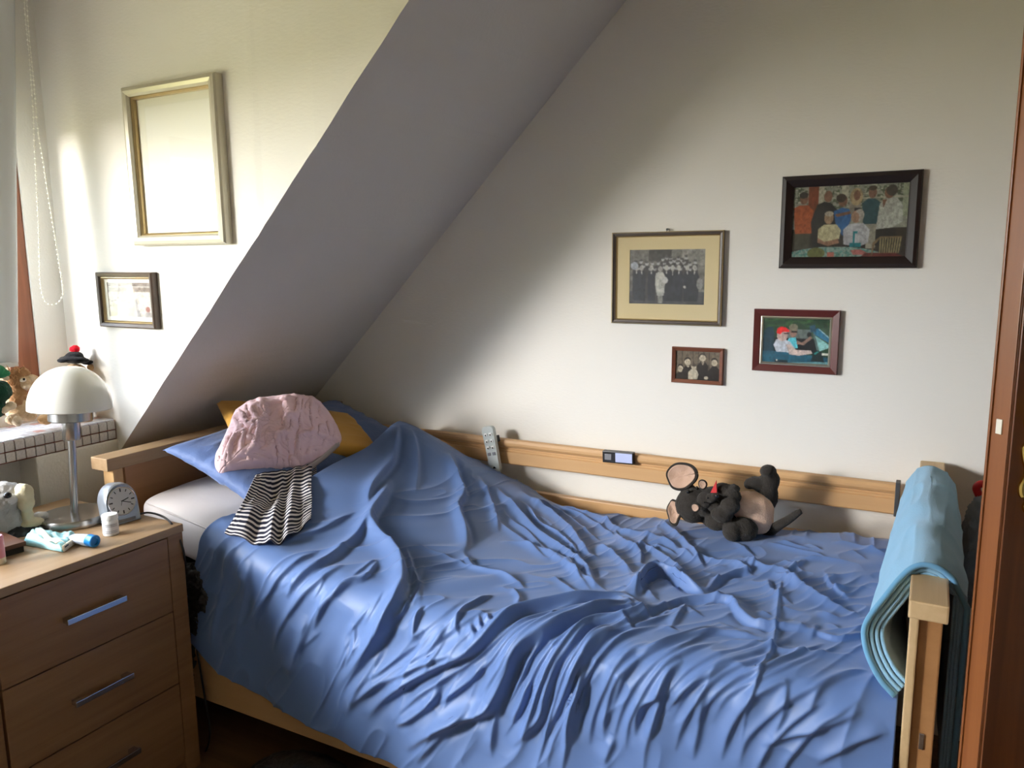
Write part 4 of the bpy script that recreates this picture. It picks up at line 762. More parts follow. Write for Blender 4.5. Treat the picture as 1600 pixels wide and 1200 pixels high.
t, c, w, h = picture('framed_photo', ((957, 363), (1131, 361), (955, 503), (1126, 511)), YW, 'sepia wedding group photo with wide cream mount in a thin dark gilt frame',
        [(0, 0), (0, -.015), (.002, -.018), (.004, -.018), (.005, -.014), (.010, -.013), (.013, -.009), (.013, 0)], M['frame_dark'], (.004, -.010, M['gold']), None, wedding(), M['mat_cream'], (.13, .13, .155, .19), depth=.017)
ring_mesh('gilt_edge', c, w+.0015, h+.0015, [(0, -.010), (0, -.0178), (.0025, -.0186), (.0028, -.010)], M['gold'], t)
lathe('hanging_nail', [(0, 0), (.0035, 0), (.0035, .002), (.0012, .003), (.0012, .02)], (c[0]+.003, YW-.018, c[2]+h/2+.007), M['black'], t, 12, axis=(0, 1, 0)); tube('hanging_ring', [(c[0]+.003+.005*math.cos(a), YW-.006, c[2]+h/2+.004+.006*math.sin(a)) for a in np.linspace(0, 2*PI, 13)[:-1]], .001, M['frame_dark'], t, 6, True)
picture('framed_photo', ((1049, 542), (1131, 545), (1049, 597), (1128, 603)), YW, 'tiny black-and-white family portrait in a reddish wood frame',
        [(0, 0), (0, -.012), (.002, -.015), (.008, -.012), (.012, -.010), (.012, 0)], M['frame_brown'], (.002, -.009, M['gold']), None, portrait(), depth=.014)
picture('framed_photo', ((1222, 275), (1444, 265), (1217, 418), (1432, 420)), YW, 'colour photo of a family group around a table in a wide black-brown frame',
        [(0, 0), (0, -.016), (.003, -.020), (.012, -.022), (.028, -.013), (.032, -.010), (.032, 0)], M['frame_black'], None, None, family(), depth=.020)
picture('framed_photo', ((1177, 482), (1313, 486), (1176, 578), (1308, 587)), YW, 'colour photo of two people in an open car in a dark red frame',
        [(0, 0), (0, -.015), (.002, -.018), (.019, -.014), (.021, -.011), (.021, 0)], M['frame_red'], (.009, -.011, M['silverslip']), None, convertible(), depth=.016)

# ================================================================== DRESSER
DX, DY1, DZ = -1.73, 1.338, .708; DY0 = .45; DXB = -2.235
dr = thing('dresser', (-1.97, .9, 0), 'oiled beech chest of drawers with flat metal handles beside the bed', 'dresser')
box('top_board', (DXB, DY0, DZ-.022), (DX+.002, DY1+.002, DZ), M['chest_top'], dr, .0025)
for yy in (DY0, DY1-.046): box('side_panel', (DXB, yy, 0), (DX-.001, yy+.046, DZ-.022), M['chest'], dr, .002)
box('carcass', (DXB+.01, DY0+.046, .04), (DX-.022, DY1-.046, DZ-.022), M['gap'], dr, 0)
box('plinth', (DX-.03, DY0+.046, .035), (DX-.006, DY1-.046, .066), M['chest'], dr, .001)
zt_ = DZ-.0255
for cidx, (ya, yb) in enumerate(((.852, DY1-.048), (DY0+.048, .846))):
    z = zt_
    for k in range(3):
        z0 = z-.203; d = box('drawer', (DX-.02, ya, z0), (DX-.0005, yb, z), M['chest'], dr, .0018)
        yc_, zc_ = (ya+yb)/2, z0+.100
        bm = bmesh.new(); hw = .076
        bm_box(bm, (DX+.018, yc_-hw, zc_-.007), (DX+.0235, yc_+hw, zc_+.007), .0012)
        for s in (-1, 1): bm_box(bm, (DX-.001, yc_+s*(hw-.012)-.009, zc_-.006), (DX+.020, yc_+s*(hw-.012)+.009, zc_+.006), .001)
        hobj = from_bm('handle', bm, M['chrome'], None); hobj.parent = d; hobj.matrix_parent_inverse = d.matrix_world.inverted()
        z = z0-.0028
        if cidx and k > 0: pass
# ------------------------------------------------------------------ lamp
LB = at_z(117, 806, .722); lx, ly = LB[0], LB[1]
lp = thing('table_lamp', (lx, ly, DZ), 'brushed steel table lamp with a white opal glass mushroom shade', 'lamp')
lathe('base', [(0, 0), (.086, 0), (.0885, .002), (.0885, .019), (.086, .0225), (0, .0235)], (lx, ly, DZ), M['steel'], lp, 72)
tilt = Vector((at_x(110, 640, lx)-np.array([lx, ly, 1.03]))); 
TOPC = Vector((lx, ly, 1.035)); q = Vector(at_x(110, 636, lx)); TOPC = Vector((lx, q[1], q[2]))
ax = (TOPC-Vector((lx, ly, DZ+.02))); AL = ax.length; axn = ax.normalized(); B0 = Vector((lx, ly, DZ+.02))
lathe('pole', [(0, 0), (.0098, 0), (.0098, AL-.07), (.0, AL-.07)], B0, M['steel'], lp, 32, axis=axn)
lathe('collar', [(0, AL-.088), (.021, AL-.088), (.0222, AL-.086), (.0222, AL-.036), (.0, AL-.036)], B0, M['steel'], lp, 40, axis=axn)
lathe('shade_holder', [(0, AL-.036), (.052, AL-.036), (.054, AL-.034), (.054, AL-.012), (0, AL-.010)], B0, M['steel'], lp, 56, axis=axn)
SR = .1015; pr = [(SR-.003, AL-.006), (SR, AL-.004)]+[(SR*math.cos(a)**.92, AL-.002+.112*math.sin(a)) for a in np.linspace(0, PI/2, 26)[:-1]]+[(0, AL+.110)]
prin = [(max(0, r-.004), hh-.003) for r, hh in pr[2:]][::-1]; prin[0] = (0, AL+.106)
lathe('glass_shade', pr+prin[0:-1]+[(SR-.004, AL-.005)], B0, M['shade'], lp, 80, axis=axn)
sd = axn.cross(Vector((.5, .6, 0))).normalized(); sp_ = V3(at_x(149, 638, lx+.05)); tube('pull_switch', [sp_, sp_-Vector((0, 0, .016))], .0012, M['white'], lp, 8)
# ------------------------------------------------------------------ alarm clock
cb = at_z(186, 826, DZ); fc = Vector((.66, -.75, 0)).normalized(); sdv = Vector((-fc.y, fc.x, 0)); 
fc = Vector((.97, -.12, 0)).normalized(); sdv = Vector((.12, .97, 0)).normalized(); cc = Vector((at_z(192, 816, DZ)[0], at_z(192, 816, DZ)[1], DZ))
ck = thing('alarm_clock', cc, 'silver arched alarm clock with a white dial at the dresser corner', 'clock')
HW, CH, DP = .044, .108, .026; tl = Vector((-.22, 0, 0))
def clockp(u, v, d): # u across, v up, d depth forward
    lean = fc*(-.18*v); return cc+sdv*u+Vector((0, 0, v))+fc*d+lean
out = []
for k in range(33):
    a = PI*k/32; out.append((HW*1.0*math.cos(a), CH-.052+.052*math.sin(a)))
out = [(HW*1.0, 0)]+out+[(-HW*1.0, 0)]
bm = bmesh.new(); rings = []
for d, s in ((-.040, .80), (-.034, .92), (.0, 1.0), (.012, 1.0), (.016, .955), (.0135, .91)):
    rings.append([bm.verts.new(clockp(u*s, .0+v*(s if s < .99 else 1)+(0 if s > .99 else .002), d)) for u, v in out])
for i in range(len(rings)-1):
    for k in range(len(out)): l = (k+1) % len(out); bm.faces.new((rings[i][k], rings[i][l], rings[i+1][l], rings[i+1][k]))
bm.faces.new(rings[0]); bm.faces.new(rings[-1][::-1]); o = from_bm('case', bm, M['silver'], ck, True); md = o.modifiers.new('es', 'EDGE_SPLIT'); md.split_angle = math.radians(30)
dc = clockp(0, .060, .0145); dn = (fc+Vector((0, 0, .18))).normalized(); lathe('dial', [(0, 0), (.036, 0), (.036, .0015), (0, .0015)], dc, M['dial'], ck, 48, axis=dn, smooth=False)
dup_ = (Vector((0, 0, 1))-dn*dn.z).normalized(); dr_ = dup_.cross(dn)
for k in range(12):
    a = k*PI/6; c = dc+dn*.0019+(dup_*math.cos(a)+dr_*math.sin(a))*.0295; rr = (dup_*math.cos(a)+dr_*math.sin(a)); basis_box('hour_mark', c, rr, dn.cross(rr), dn, (.0035 if k % 3 else .0045, .0011 if k % 3 else .0017, .0003), M['black'], ck, 0)
for a, ln_, wd in ((math.radians(75), .019, .0013), (math.radians(112), .025, .0010), (math.radians(200), .012, .0005)):
    rr = dup_*math.cos(a)+dr_*math.sin(a); basis_box('clock_hand', dc+dn*.0024+rr*ln_*.45, rr, dn.cross(rr), dn, (ln_*.55, wd, .0003), M['black'], ck, 0)
lathe('bezel', [(.0355, 0), (.0385, .0), (.0385, .002), (.037, .003), (.0355, .002)], dc, M['chrome'], ck, 48, axis=dn)
basis_box('switch', clockp(0, .008, .0125), sdv, fc, Vector((0, 0, 1)), (.030, .002, .004), M['grey'], ck, .001)
# ------------------------------------------------------------------ small things on the dresser
pj = at_z(174, 835, DZ); j = thing('pill_jar', pj, 'small white pill jar with printed label in front of the clock', 'jar')
lathe('jar_body', [(0, 0), (.0165, 0), (.0185, .002), (.0185, .038), (.017, .041), (0, .041)], pj, M['white'], j, 36); lathe('lid', [(.0170, .042), (.0195, .042), (.0195, .053), (.018, .055), (0, .055)], pj, M['white'], j, 36)
lathe('printed_label', [(.0188, .006), (.0190, .0062), (.0190, .034), (.0188, .0342)], pj, M['label'], j, 36); 
for hz in (.010, .014, .026, .030):
    pts = [(pj[0]+.0192*math.cos(a), pj[1]+.0192*math.sin(a), DZ+hz) for a in np.linspace(-1.5, .3, 10)]; tube('printed_line', pts, .0006, M['greyprint'], j, 4)
# tube of cream lying down with blue cap
ta = Vector(at_z(104, 838, DZ+.014)); tb_ = Vector(at_z(148, 846, DZ+.015)); td = (tb_-ta); td.z = 0; tL = td.length; td.normalize(); tk = thing('cream_tube', ta, 'pale tube with a bright blue cap lying on the dresser', 'tube')
G = np.zeros((26, 25, 3)); side = td.cross(Vector((0, 0, 1)))
for i in range(26):
    f = i/25; for_w = .018+(.0145-.018)*f; hh = .0015+(.0145-.0015)*min(1, f*1.25)**.6
    for k in range(25): a = 2*PI*k/24; p = ta+td*(f*tL*.84)+side*(math.cos(a)*for_w)+Vector((0, 0, math.sin(a)*hh)); p.z = max(p.z, DZ+.001); G[i, k] = p
grid_mesh('tube_body', G, M['pale_tube'], tk); capb = ta+td*(tL*.80); capb.z = DZ+.0155
lathe('cap', [(0, 0), (.0148, 0), (.0152, .001), (.0152, .021), (.0135, .023), (.009, .023), (.0085, .019), (0, .019)], capb, M['bluecap'], tk, 32, axis=td)
# turquoise tissue pack
pc = [at_z(36, 852, DZ), at_z(98, 864, DZ), at_z(122, 846, DZ), at_z(62, 834, DZ)]; tp = thing('tissue_pack', pc[0], 'open turquoise foil packet of tissues lying on the dresser', 'packet')
NU2 = 40; G = np.zeros((NU2, NU2, 3))
for i in range(NU2):
    for k in range(NU2):
        u, v = i/(NU2-1), k/(NU2-1); p = (pc[0]*(1-u)+pc[1]*u)*(1-v)+(pc[3]*(1-u)+pc[2]*u)*v; e = min(1, min(u, 1-u, v, 1-v)*9); h = .022*e**.5*(1+.35*math.sin(u*5+v*3))+.006*mn.noise(Vector((u*7, v*7, 2)))*e; h += .012*math.exp(-((u-.55)**2+(v-.6)**2)/.02)
        G[i, k] = (p[0], p[1], DZ+.002+max(0, h))
grid_mesh('foil_wrapper', G, M['teal'], tp, .001)
a, b = Vector(pc[1]), Vector(pc[2]); basis_box('card_edge', (a+b)/2+Vector((0, 0, .009)), (b-a).normalized(), (b-a).normalized().cross(Vector((0, 0, 1))), Vector((0, 0, 1)), ((b-a).length/2*.9, .003, .0075), M['cream'], tp, .001)
basis_box('dark_print', (a*.8+b*.2)+Vector((0, 0, .012)), (b-a).normalized(), (b-a).normalized().cross(Vector((0, 0, 1))), Vector((0, 0, 1)), (.009, .0034, .0018), M['stone'], tp, 0)
G = np.zeros((24, 12, 3)); A0 = at_z(60, 838, DZ+.02); A1 = at_z(95, 850, DZ+.028)
for i in range(24):
    for k in range(12): u, v = i/23, k/11; p = A0*(1-u)+A1*u; G[i, k] = (p[0]-.02+.04*v*.6, p[1]+.012*v, DZ+.022+.016*math.sin(v*PI)*(1-.5*u)+.005*math.sin(u*9))
grid_mesh('open_flap', G, mat('white_tissue', (.75, .76, .74), .8, noise=(30, .2, (.55, .70, .50))), tp, .001)
# brown box, pink bottle
bx_ = [at_z(-40, 880, DZ), at_z(-2, 873, DZ), at_z(36, 862, DZ)]
wb = thing('wooden_box', (-1.93, .98, DZ), 'dark brown wooden box behind the tissue packet', 'box')
Rz = Matrix.Rotation(math.radians(-6), 3, 'Z'); e1 = at_z(38, 862, DZ); box('box_body', (e1[0]-.12, e1[1]-.20, DZ), (e1[0]-.0, e1[1]+.0, DZ+.016), M['gap'], wb, .001, Rz, e1); box('lid', (e1[0]-.125, e1[1]-.205, DZ+.016), (e1[0]+.006, e1[1]+.004, DZ+.027), M['boxw'], wb, .0015, Rz, e1)
pb = at_z(-4, 881, DZ); t = thing('pink_bottle', pb, 'pink plastic bottle with cream foot at the frame edge on the dresser', 'bottle')
lathe('bottle_foot', [(0, 0), (.017, 0), (.018, .002), (.018, .016), (0, .016)], pb, M['cream'], t, 32); lathe('bottle_body', [(0, .016), (.018, .016), (.018, .064), (.0155, .068), (0, .068)], pb, M['pinkp'], t, 32)
# clock cable
cab = spline([clockp(.0, .016, -.034), at_z(212, 804, DZ+.012), at_z(232, 801, DZ+.006), at_z(252, 806, DZ+.005), at_z(266, 816, DZ+.005), V3(at_x(276, 832, -1.745)), V3(at_x(286, 858, -1.722)), V3(at_x(290, 885, -1.74))], 10)
o = tube('clock_cable', cab, .0028, M['cable'], None, 8); tag(o, 'dark cable running from the alarm clock over the dresser edge', 'cable')
cab = spline([at_y(302, 980, 1.395), at_y(312, 1040, 1.395), at_y(320, 1090, 1.395), at_y(328, 1140, 1.39), at_y(322, 1172, 1.385), at_y(305, 1195, 1.38)], 10)
o = tube('power_cable', cab, .0028, M['cable'], None, 8); tag(o, 'dark cable hanging down between dresser and bed', 'cable')
# ------------------------------------------------------------------ plush dog and plaster figure
YD = at_z(12, 830, DZ)
t = thing('plush_dog', (-2.10, 1.06, DZ), 'grey shaggy plush dog sitting on the dresser with a black nose', 'toy')
X0 = -2.09
def ax_(px, py, x): return Vector(at_x(px, py, x))
blob('body', [(ax_(8, 812, X0), (.055, .045, .065)), (ax_(-14, 822, X0), (.05, .06, .055)), (ax_(8, 778, X0), (.048, .046, .042)), (ax_(2, 786, X0+.035), (.028, .026, .022)), (ax_(-18, 800, X0+.03), (.025, .03, .05)), (ax_(28, 832, X0+.03), (.03, .025, .02))], M['greydog'], t, .005, 4, .0022)
ball('nose', ax_(12, 774, X0+.055), (.008, .010, .008), M['nose'], t); blob('muzzle', [(ax_(14, 781, X0+.046), (.018, .022, .015))], mat('pale_muzzle_plush', (.58, .57, .58), .95, noise=(40, .2), bump=(160, .8, .003)), t, .004, 2, .001)
blob('ear', [(ax_(-6, 776, X0), (.014, .018, .03))], M['greydog'], t, .004, 3, .0015); blob('ear', [(ax_(24, 773, X0-.01), (.012, .014, .022))], M['greydog'], t, .004, 3, .0015)
tc_ = at_z(52, 829, DZ); XP = tc_[0]
t = thing('plaster_figure', tc_, 'yellowed cream plaster head on a black stone base beside the plush dog', 'figure')
blob('figure_head', [(ax_(38, 772, XP), (.024, .021, .028)), (ax_(41, 786, XP+.004), (.021, .019, .024)), (ax_(43, 803, XP), (.015, .014, .028)), (ax_(50, 817, XP), (.026, .030, .014)), (ax_(34, 768, XP-.01), (.022, .015, .022)), (ax_(44, 783, XP+.019), (.008, .007, .006))], M['wax'], t, .0035, 3, .001)
blob('figure_shoulder', [(ax_(62, 806, XP-.012), (.020, .022, .010)), (ax_(70, 813, XP-.015), (.018, .015, .011))], mat('grey_plaster', (.50, .47, .42), .7, noise=(30, .15), bump=(60, .6, .004)), t, .0035, 3, .0008)
blob('stone_base', [(ax_(48, 828, XP), (.036, .040, .018)), (ax_(30, 833, XP), (.026, .03, .016)), (ax_(68, 824, XP-.01), (.024, .022, .018))], M['stone'], t, .004, 2, .002)
# ------------------------------------------------------------------ toys on the sill
XL = -2.38
def lx_(px, py, x=XL): return Vector(at_x(px, py, x))
t = thing('plush_lion', lx_(26, 662), 'tan plush lion with a shaggy brown mane sitting on the tiled sill', 'toy')
blob('body', [(lx_(28, 640), (.032, .034, .036)), (lx_(24, 628), (.026, .026, .024)), (lx_(36, 598), (.026, .026, .026)), (lx_(50, 592, XL+.01), (.016, .017, .014)), (lx_(20, 655, XL+.03), (.020, .020, .016)), (lx_(44, 650, XL+.01), (.022, .022, .016))], M['lion'], t, .0035, 4, .0012)
blob('paw', [(lx_(27, 658, XL+.05), (.013, .014, .016))], M['lion_b'], t, .003, 3, .0008); blob('paw', [(lx_(17, 634, XL+.045), (.018, .014, .013)), (lx_(5, 640, XL+.045), (.018, .014, .012))], M['lion_b'], t, .003, 3, .0008)
blob('muzzle', [(lx_(50, 592, XL+.015), (.013, .014, .011)), (lx_(42, 604, XL+.02), (.014, .014, .008))], M['lion_b'], t, .003, 3, .0006)
blob('mane', [(lx_(24, 600, XL-.008), (.026, .022, .036)), (lx_(26, 618, XL+.002), (.026, .026, .026)), (lx_(32, 584, XL-.008), (.024, .026, .018)), (lx_(26, 626, XL+.018), (.016, .018, .018))], M['mane'], t, .0035, 3, .002)
bm = bmesh.new()
for k in range(170):
    a = random.uniform(0, 2*PI); b = random.uniform(-.2, 1); base = lx_(28+random.uniform(-14, 12), 585+random.uniform(-8, 22), XL+random.uniform(-.015, .012)); d = Vector((random.uniform(-.4, .6), random.uniform(-.8, .5), random.uniform(.1, 1))).normalized(); L_ = random.uniform(.010, .022)
    s = d.orthogonal().normalized()*.0022; s2 = d.cross(s); tip = base+d*L_; vs = [bm.verts.new(base+s), bm.verts.new(base-s*.5+s2*.9), bm.verts.new(base-s*.5-s2*.9), bm.verts.new(tip)]
    for f in ((0, 1, 3), (1, 2, 3), (2, 0, 3)): bm.faces.new([vs[i] for i in f])
o = from_bm('mane_tufts', bm, M['ginger'], t); o['kind'] = 'stuff'
ball('eye_patch', lx_(36, 594, XL+.024), (.006, .009, .006), M['eyew'], t); ball('eye', lx_(37.5, 592.5, XL+.030), (.003, .0038, .0035), M['glossblack'], t)
blob('ear', [(lx_(9, 591, XL+.01), (.008, .010, .008))], M['lion_b'], t, .0025, 3, .0004)
t = thing('plush_frog', lx_(0, 650), 'dark green plush toy beside the lion at the frame edge', 'toy')
blob('body', [(lx_(-4, 612, XL+.04), (.030, .038, .034)), (lx_(-14, 638, XL+.03), (.03, .04, .035))], M['darkgreen'], t, .004, 4, .001); blob('cap', [(lx_(0, 584, XL+.0), (.022, .028, .014)), (lx_(-10, 578, XL), (.022, .03, .016))], M['green'], t, .0035, 3, .0008)
XB = -2.40
t = thing('plush_bear', lx_(118, 665, XB), 'honey plush bear in a black beret with red pompom behind the lamp', 'toy')
def bx(px, py, x=XB): return Vector(at_x(px, py, x))
blob('body', [(bx(112, 630), (.045, .05, .05)), (bx(118, 585), (.038, .038, .034)), (bx(142, 574), (.013, .013, .012)), (bx(96, 578), (.012, .012, .012)), (bx(72, 655, XB+.05), (.022, .024, .017)), (bx(132, 655, XB+.04), (.026, .024, .016)), (bx(92, 630, XB+.02), (.02, .02, .03)), (bx(135, 625, XB+.02), (.02, .02, .03))], M['bear'], t, .004, 4, .001)
blob('beret', [(bx(116, 562), (.040, .050, .012), (0, 1, -.15)), (bx(116, 556), (.026, .026, .014)), (bx(100, 563), (.02, .02, .008)), (bx(136, 566), (.02, .018, .008))], M['hat'], t, .003, 4, .0005); blob('pompom', [(bx(117, 545), (.0135, .0145, .012))], M['pompom'], t, .0025, 1, .0012)

# ================================================================== MOUSE ON THE BED
def my(px, py, y): return Vector(at_y(px, py, y))
def on_ball(px, py, c, r, out=0.):
    d = Vector(ray(px, py)).normalized(); o = Vector(CAM); oc = o-Vector(c); b = oc.dot(d); k = b*b-oc.dot(oc)+r*r; tt_ = -b-math.sqrt(max(0, k)); p = o+d*tt_; return p+(p-Vector(c)).normalized()*out
t = thing('plush_mouse', my(1130, 840, 2.17), 'charcoal plush mouse with peach belly lying on its back on the duvet', 'toy')
HC = my(1084, 789, 2.19); HR = .053
blob('body', [(my(1168, 802, 2.235), (.060, .062, .060)), (my(1145, 800, 2.225), (.055, .055, .055)), (my(1118, 802, 2.21), (.045, .05, .048)),
    (HC, (HR, HR, HR)), (my(1112, 778, 2.20), (.04, .03, .034)), (my(1072, 760, 2.21), (.022, .02, .02)), (my(1104, 790, 2.165), (.036, .032, .032)),
    (my(1198, 775, 2.245), (.032, .034, .046)), (my(1203, 752, 2.24), (.027, .028, .036)), (my(1200, 736, 2.235), (.022, .03, .018)), (my(1182, 755, 2.235), (.032, .024, .019)), (my(1172, 757, 2.23), (.018, .018, .014)),
    (my(1160, 827, 2.145), (.043, .036, .034)), (my(1144, 830, 2.12), (.028, .026, .028)),
    (my(1120, 815, 2.15), (.034, .026, .026)), (my(1128, 803, 2.12), (.032, .024, .024)), (my(1141, 790, 2.12), (.028, .022, .024)), (my(1144, 775, 2.145), (.026, .022, .022)), (my(1130, 764, 2.16), (.024, .022, .018)), (my(1146, 764, 2.165), (.018, .02, .014))],
    M['mouse'], t, .0035, 4, .0009)
blob('belly', [(my(1178, 797, 2.215), (.056, .055, .054)), (my(1168, 792, 2.20), (.046, .048, .046)), (my(1186, 812, 2.21), (.040, .042, .042))], M['belly'], t, .0035, 6, .0006)
tube('tail', spline([my(1196, 835, 2.22), my(1215, 822, 2.20), my(1232, 812, 2.19), my(1246, 802, 2.18), my(1252, 799, 2.18)], 8), [.016-.009*k/32 for k in range(33)], M['mouse'], t, 14)
def disc_ear(c, w, h, n, roll, mo, mi, par, cup=.016, th_=.006, lin=.88):
    n = Vector(n).normalized(); u = Vector((0, 0, 1)); u = (u-n*u.dot(n)).normalized(); s = u.cross(n); cr, sr = math.cos(roll), math.sin(roll); e1 = s*cr+u*sr; e2 = u*cr-s*sr; pn = None
    for nm, mm, sc_, off, th in (('ear', mo, 1.0, 0, th_), ('ear_lining', mi, lin, th_*.5+.001, .002)):
        G = np.zeros((14, 41, 3))
        for i in range(14):
            r = i/13
            for k in range(41): a = 2*PI*k/40; wob = 1+.05*math.sin(3*a+1); G[i, k] = Vector(c)+e1*(w*sc_*r*math.cos(a)*wob)+e2*(h*sc_*r*math.sin(a)*wob)+n*(off+cup*(r*sc_)**2+.002*math.sin(a*5)*r*(cup > .01))
        o = grid_mesh(nm, G, mm, par if nm == 'ear' else None, th)
        if nm == 'ear': pn = o; bpy.context.view_layer.update()
        else: o.parent = pn; o.matrix_parent_inverse = pn.matrix_world.inverted()
    return pn
disc_ear(my(1068, 744, 2.205), .050, .038, (-.25, -1, .25), .30, M['mouse'], M['earp'], t)
disc_ear(my(1057, 802, 2.175), .020, .038, (-.35, -.8, .5), .55, M['mouse'], M['earp'], t)
ball('eye', on_ball(1076, 769, HC, HR, .002), .0062, M['glossblack'], t)
ball('eye', on_ball(1089, 763, HC, HR, .001), .0055, M['glossblack'], t)
bm = bmesh.new(); pts = [my(1110, 770, 2.125), my(1120, 770, 2.125), my(1119, 751, 2.13)]; v = [bm.verts.new(p) for p in pts]+[bm.verts.new(p+Vector((0, .006, 0))) for p in pts]
for f in ((0, 1, 2), (5, 4, 3), (0, 3, 4, 1), (1, 4, 5, 2), (2, 5, 3, 0)): bm.faces.new([v[i] for i in f])
from_bm('ribbon', bm, M['ribbon'], t)
BC = my(1102, 781, 2.125); BR_ = .024
t = thing('baby_plush_mouse', BC, 'tiny charcoal mouse with pinkish ears tucked in the arms of the larger plush mouse', 'toy')
blob('body', [(BC, (BR_, .021, BR_)), (my(1112, 778, 2.112), (.016, .013, .013)), (my(1117, 776, 2.105), (.010, .009, .009)), (my(1118, 792, 2.13), (.022, .018, .018))], M['mouse'], t, .0028, 3, .0006)
disc_ear(my(1098, 757, 2.125), .011, .013, (.1, -1, .2), .2, M['mouse'], M['earp'], t, .003, .004, .80)
disc_ear(my(1087, 793, 2.105), .012, .012, (-.1, -1, .1), .2, M['mouse'], M['earp'], t, .003, .004, .80)
ball('nose', my(1120, 775, 2.098), (.006, .005, .005), M['nose'], t); ball('eye', my(1106, 778, 2.0995), .0025, M['glossblack'], t); ball('eye', my(1101, 785, 2.1005), .0022, M['glossblack'], t)

# ================================================================== DOOR
dr0 = ray(1558, 600); 
LA = np.array([.0855, 1.34]); th = math.radians(43); dh = np.array([math.cos(th), math.sin(th)]); dn_ = np.array([dh[1], -dh[0]]); TD, WDT = .034, .80
door = bpy.data.objects.new('door_1', None); COL.objects.link(door); door.location = (LA[0]+dh[0]*WDT, LA[1]+dh[1]*WDT, 0); struct(door)
# face towards the camera is offset by the leaf thickness
def dpt(a, d, z): return Vector((LA[0]+dh[0]*a+dn_[0]*d, LA[1]+dh[1]*a+dn_[1]*d, z))
def dbox(name, a0, a1, d0, d1, z0, z1, m, bev=.002, parent=None):
    bm = bmesh.new(); bm_box(bm, (a0, d0, z0), (a1, d1, z1), bev)
    for v in bm.verts: v.co = dpt(v.co.x, v.co.y, v.co.z)
    return from_bm(name, bm, m, door if parent is None else parent)
dbox('door_leaf', .0025, WDT, 0, TD, .01, 1.98, M['doorw'], .002); dbox('door_edge', .0, .004, .001, TD-.001, .01, 1.98, M['dooredge'], .001)
dbox('rebate_strip', -.003, .001, .0, .004, .01, 1.98, M['dooredge'], .001); dbox('latch_plate', -.0022, .0, .013, .023, 1.138, 1.160, M['cream'], .0005)
dbox('raised_stile', .004, .115, TD, TD+.003, .01, 1.98, M['doorw'], .0015)
# ornate brass handle plate
hz = 1.172; prof2 = []
shape = [(-.125, .000), (-.122, .008), (-.112, .013), (-.103, .010), (-.095, .021), (-.080, .024), (-.066, .017), (-.055, .016), (-.040, .022), (-.024, .025), (-.012, .020), (.0, .020), (.015, .025), (.035, .022), (.050, .015), (.065, .012), (.078, .019), (.092, .016), (.100, .008), (.112, .006), (.125, .0)]
half = spline([(w, z) for z, w in shape], 4); loop = [(w, z) for w, z in half]+[(-w, z) for w, z in half[::-1][1:-1]]
bm = bmesh.new(); HB = .046; R1 = [bm.verts.new(dpt(HB+w, TD+.003, hz-.03+z)) for w, z in loop]; R2 = [bm.verts.new(dpt(HB+w*.98, TD+.006, hz-.03+z)) for w, z in loop]; R3 = [bm.verts.new(dpt(HB+w*.85, TD+.0075, hz-.03+z*.985)) for w, z in loop]
for Ra, Rb in ((R1, R2), (R2, R3)):
    for i in range(len(loop)): k = (i+1) % len(loop); bm.faces.new((Ra[i], Ra[k], Rb[k], Rb[i]))
bm.faces.new(R3); hp_ = from_bm('handle_plate', bm, M['brass'], door)
lathe('handle_rose', [(0, .0), (.017, 0), (.016, .006), (.011, .010), (.010, .035), (.013, .040), (.012, .048), (0, .052)], dpt(HB, TD+.006, hz), M['brass'], door, 32, axis=(dn_[0], dn_[1], 0))
tube('handle_lever', spline([dpt(HB, TD+.044, hz), dpt(HB+.03, TD+.050, hz+.004), dpt(HB+.07, TD+.050, hz-.004), dpt(HB+.11, TD+.050, hz+.002)], 8), [.0085, .0085]+[.008]*23, M['brass'], door, 14)
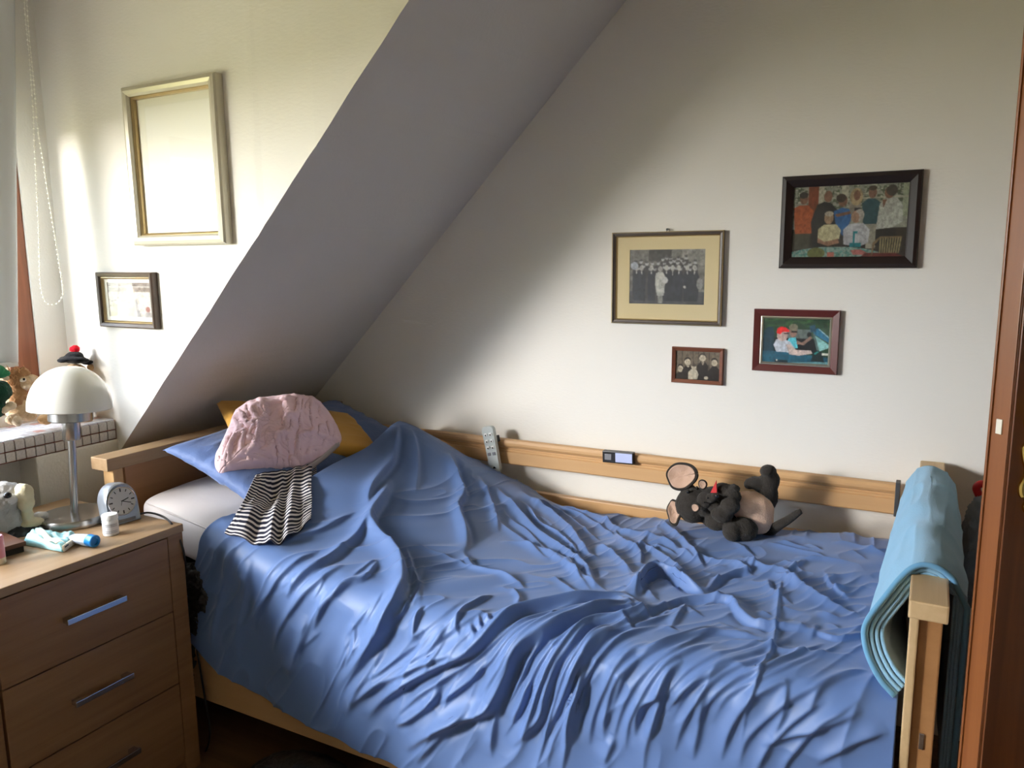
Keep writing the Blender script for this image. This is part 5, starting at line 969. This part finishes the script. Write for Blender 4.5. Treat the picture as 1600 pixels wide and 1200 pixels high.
dbox('keyhole', HB-.0035, HB+.0035, TD+.0072, TD+.0082, hz-.083, hz-.067, M['glossblack'], 0); lathe('keyhole_ring', [(.006, 0), (.009, 0), (.009, .002), (.006, .003)], dpt(HB, TD+.007, hz-.070), M['chrome'], door, 24, axis=(dn_[0], dn_[1], 0))
for z in (hz-.135, hz+.078): lathe('plate_screw', [(0, .0015), (.0035, .001), (.004, 0)], dpt(HB, TD+.0075, z), M['chrome'], door, 12, axis=(dn_[0], dn_[1], 0))
# things between footboard and door
gb = lambda px, py: Vector(at_y(px, py, 2.30))
t = thing('cloth_bag', (gb(1520, 900)[0]+.03, 2.30, 0), 'grey-blue cloth bag with red handle behind the footboard', 'bag')
blob('bag_body', [(gb(1526, 1000)+Vector((.02, 0, -.1)), (.045, .09, .25)), (gb(1520, 880), (.040, .08, .12)), (gb(1524, 830), (.030, .06, .08)), (gb(1530, 800), (.022, .04, .05))], M['bag'], t, .006, 4, .003)
tube('bag_strap', spline([gb(1538, 800), gb(1530, 775), gb(1526, 762), gb(1536, 756), gb(1550, 770)], 6), .010, M['ribbon'], t, 8)
# black bag pushed between dresser and bed, black dome on the floor
t = thing('black_bundle', (-1.83, 1.37, 0), 'black cloth bundle squeezed between dresser and mattress', 'bundle')
blob('cloth', [(V3(at_y(300, 905, 1.40)), (.05, .022, .05)), (V3(at_y(312, 935, 1.40)), (.05, .022, .05)), (V3(at_y(302, 975, 1.39)), (.035, .02, .06)), (V3(at_y(290, 1010, 1.385)), (.03, .018, .12)), (V3(at_y(290, 1100, 1.38)), (.03, .018, .16))], M['mech'], t, .006, 2, .004)
c0 = at_z(505, 1240, .0); t = thing('black_bag', c0, 'black rounded bag lying on the floor beside the bed', 'bag'); blob('bag_body', [((c0[0], c0[1]-.08, .06), (.17, .12, .075)), ((c0[0]+.1, c0[1]-.10, .05), (.12, .11, .06))], M['stone'], t, .01, 4, .002)
tube('bag_strap', spline([(c0[0]-.1, c0[1]-.12, .10), (c0[0]-.05, c0[1]-.16, .16), (c0[0]+.05, c0[1]-.16, .165), (c0[0]+.1, c0[1]-.12, .10)], 6), .009, M['black'], t, 8)
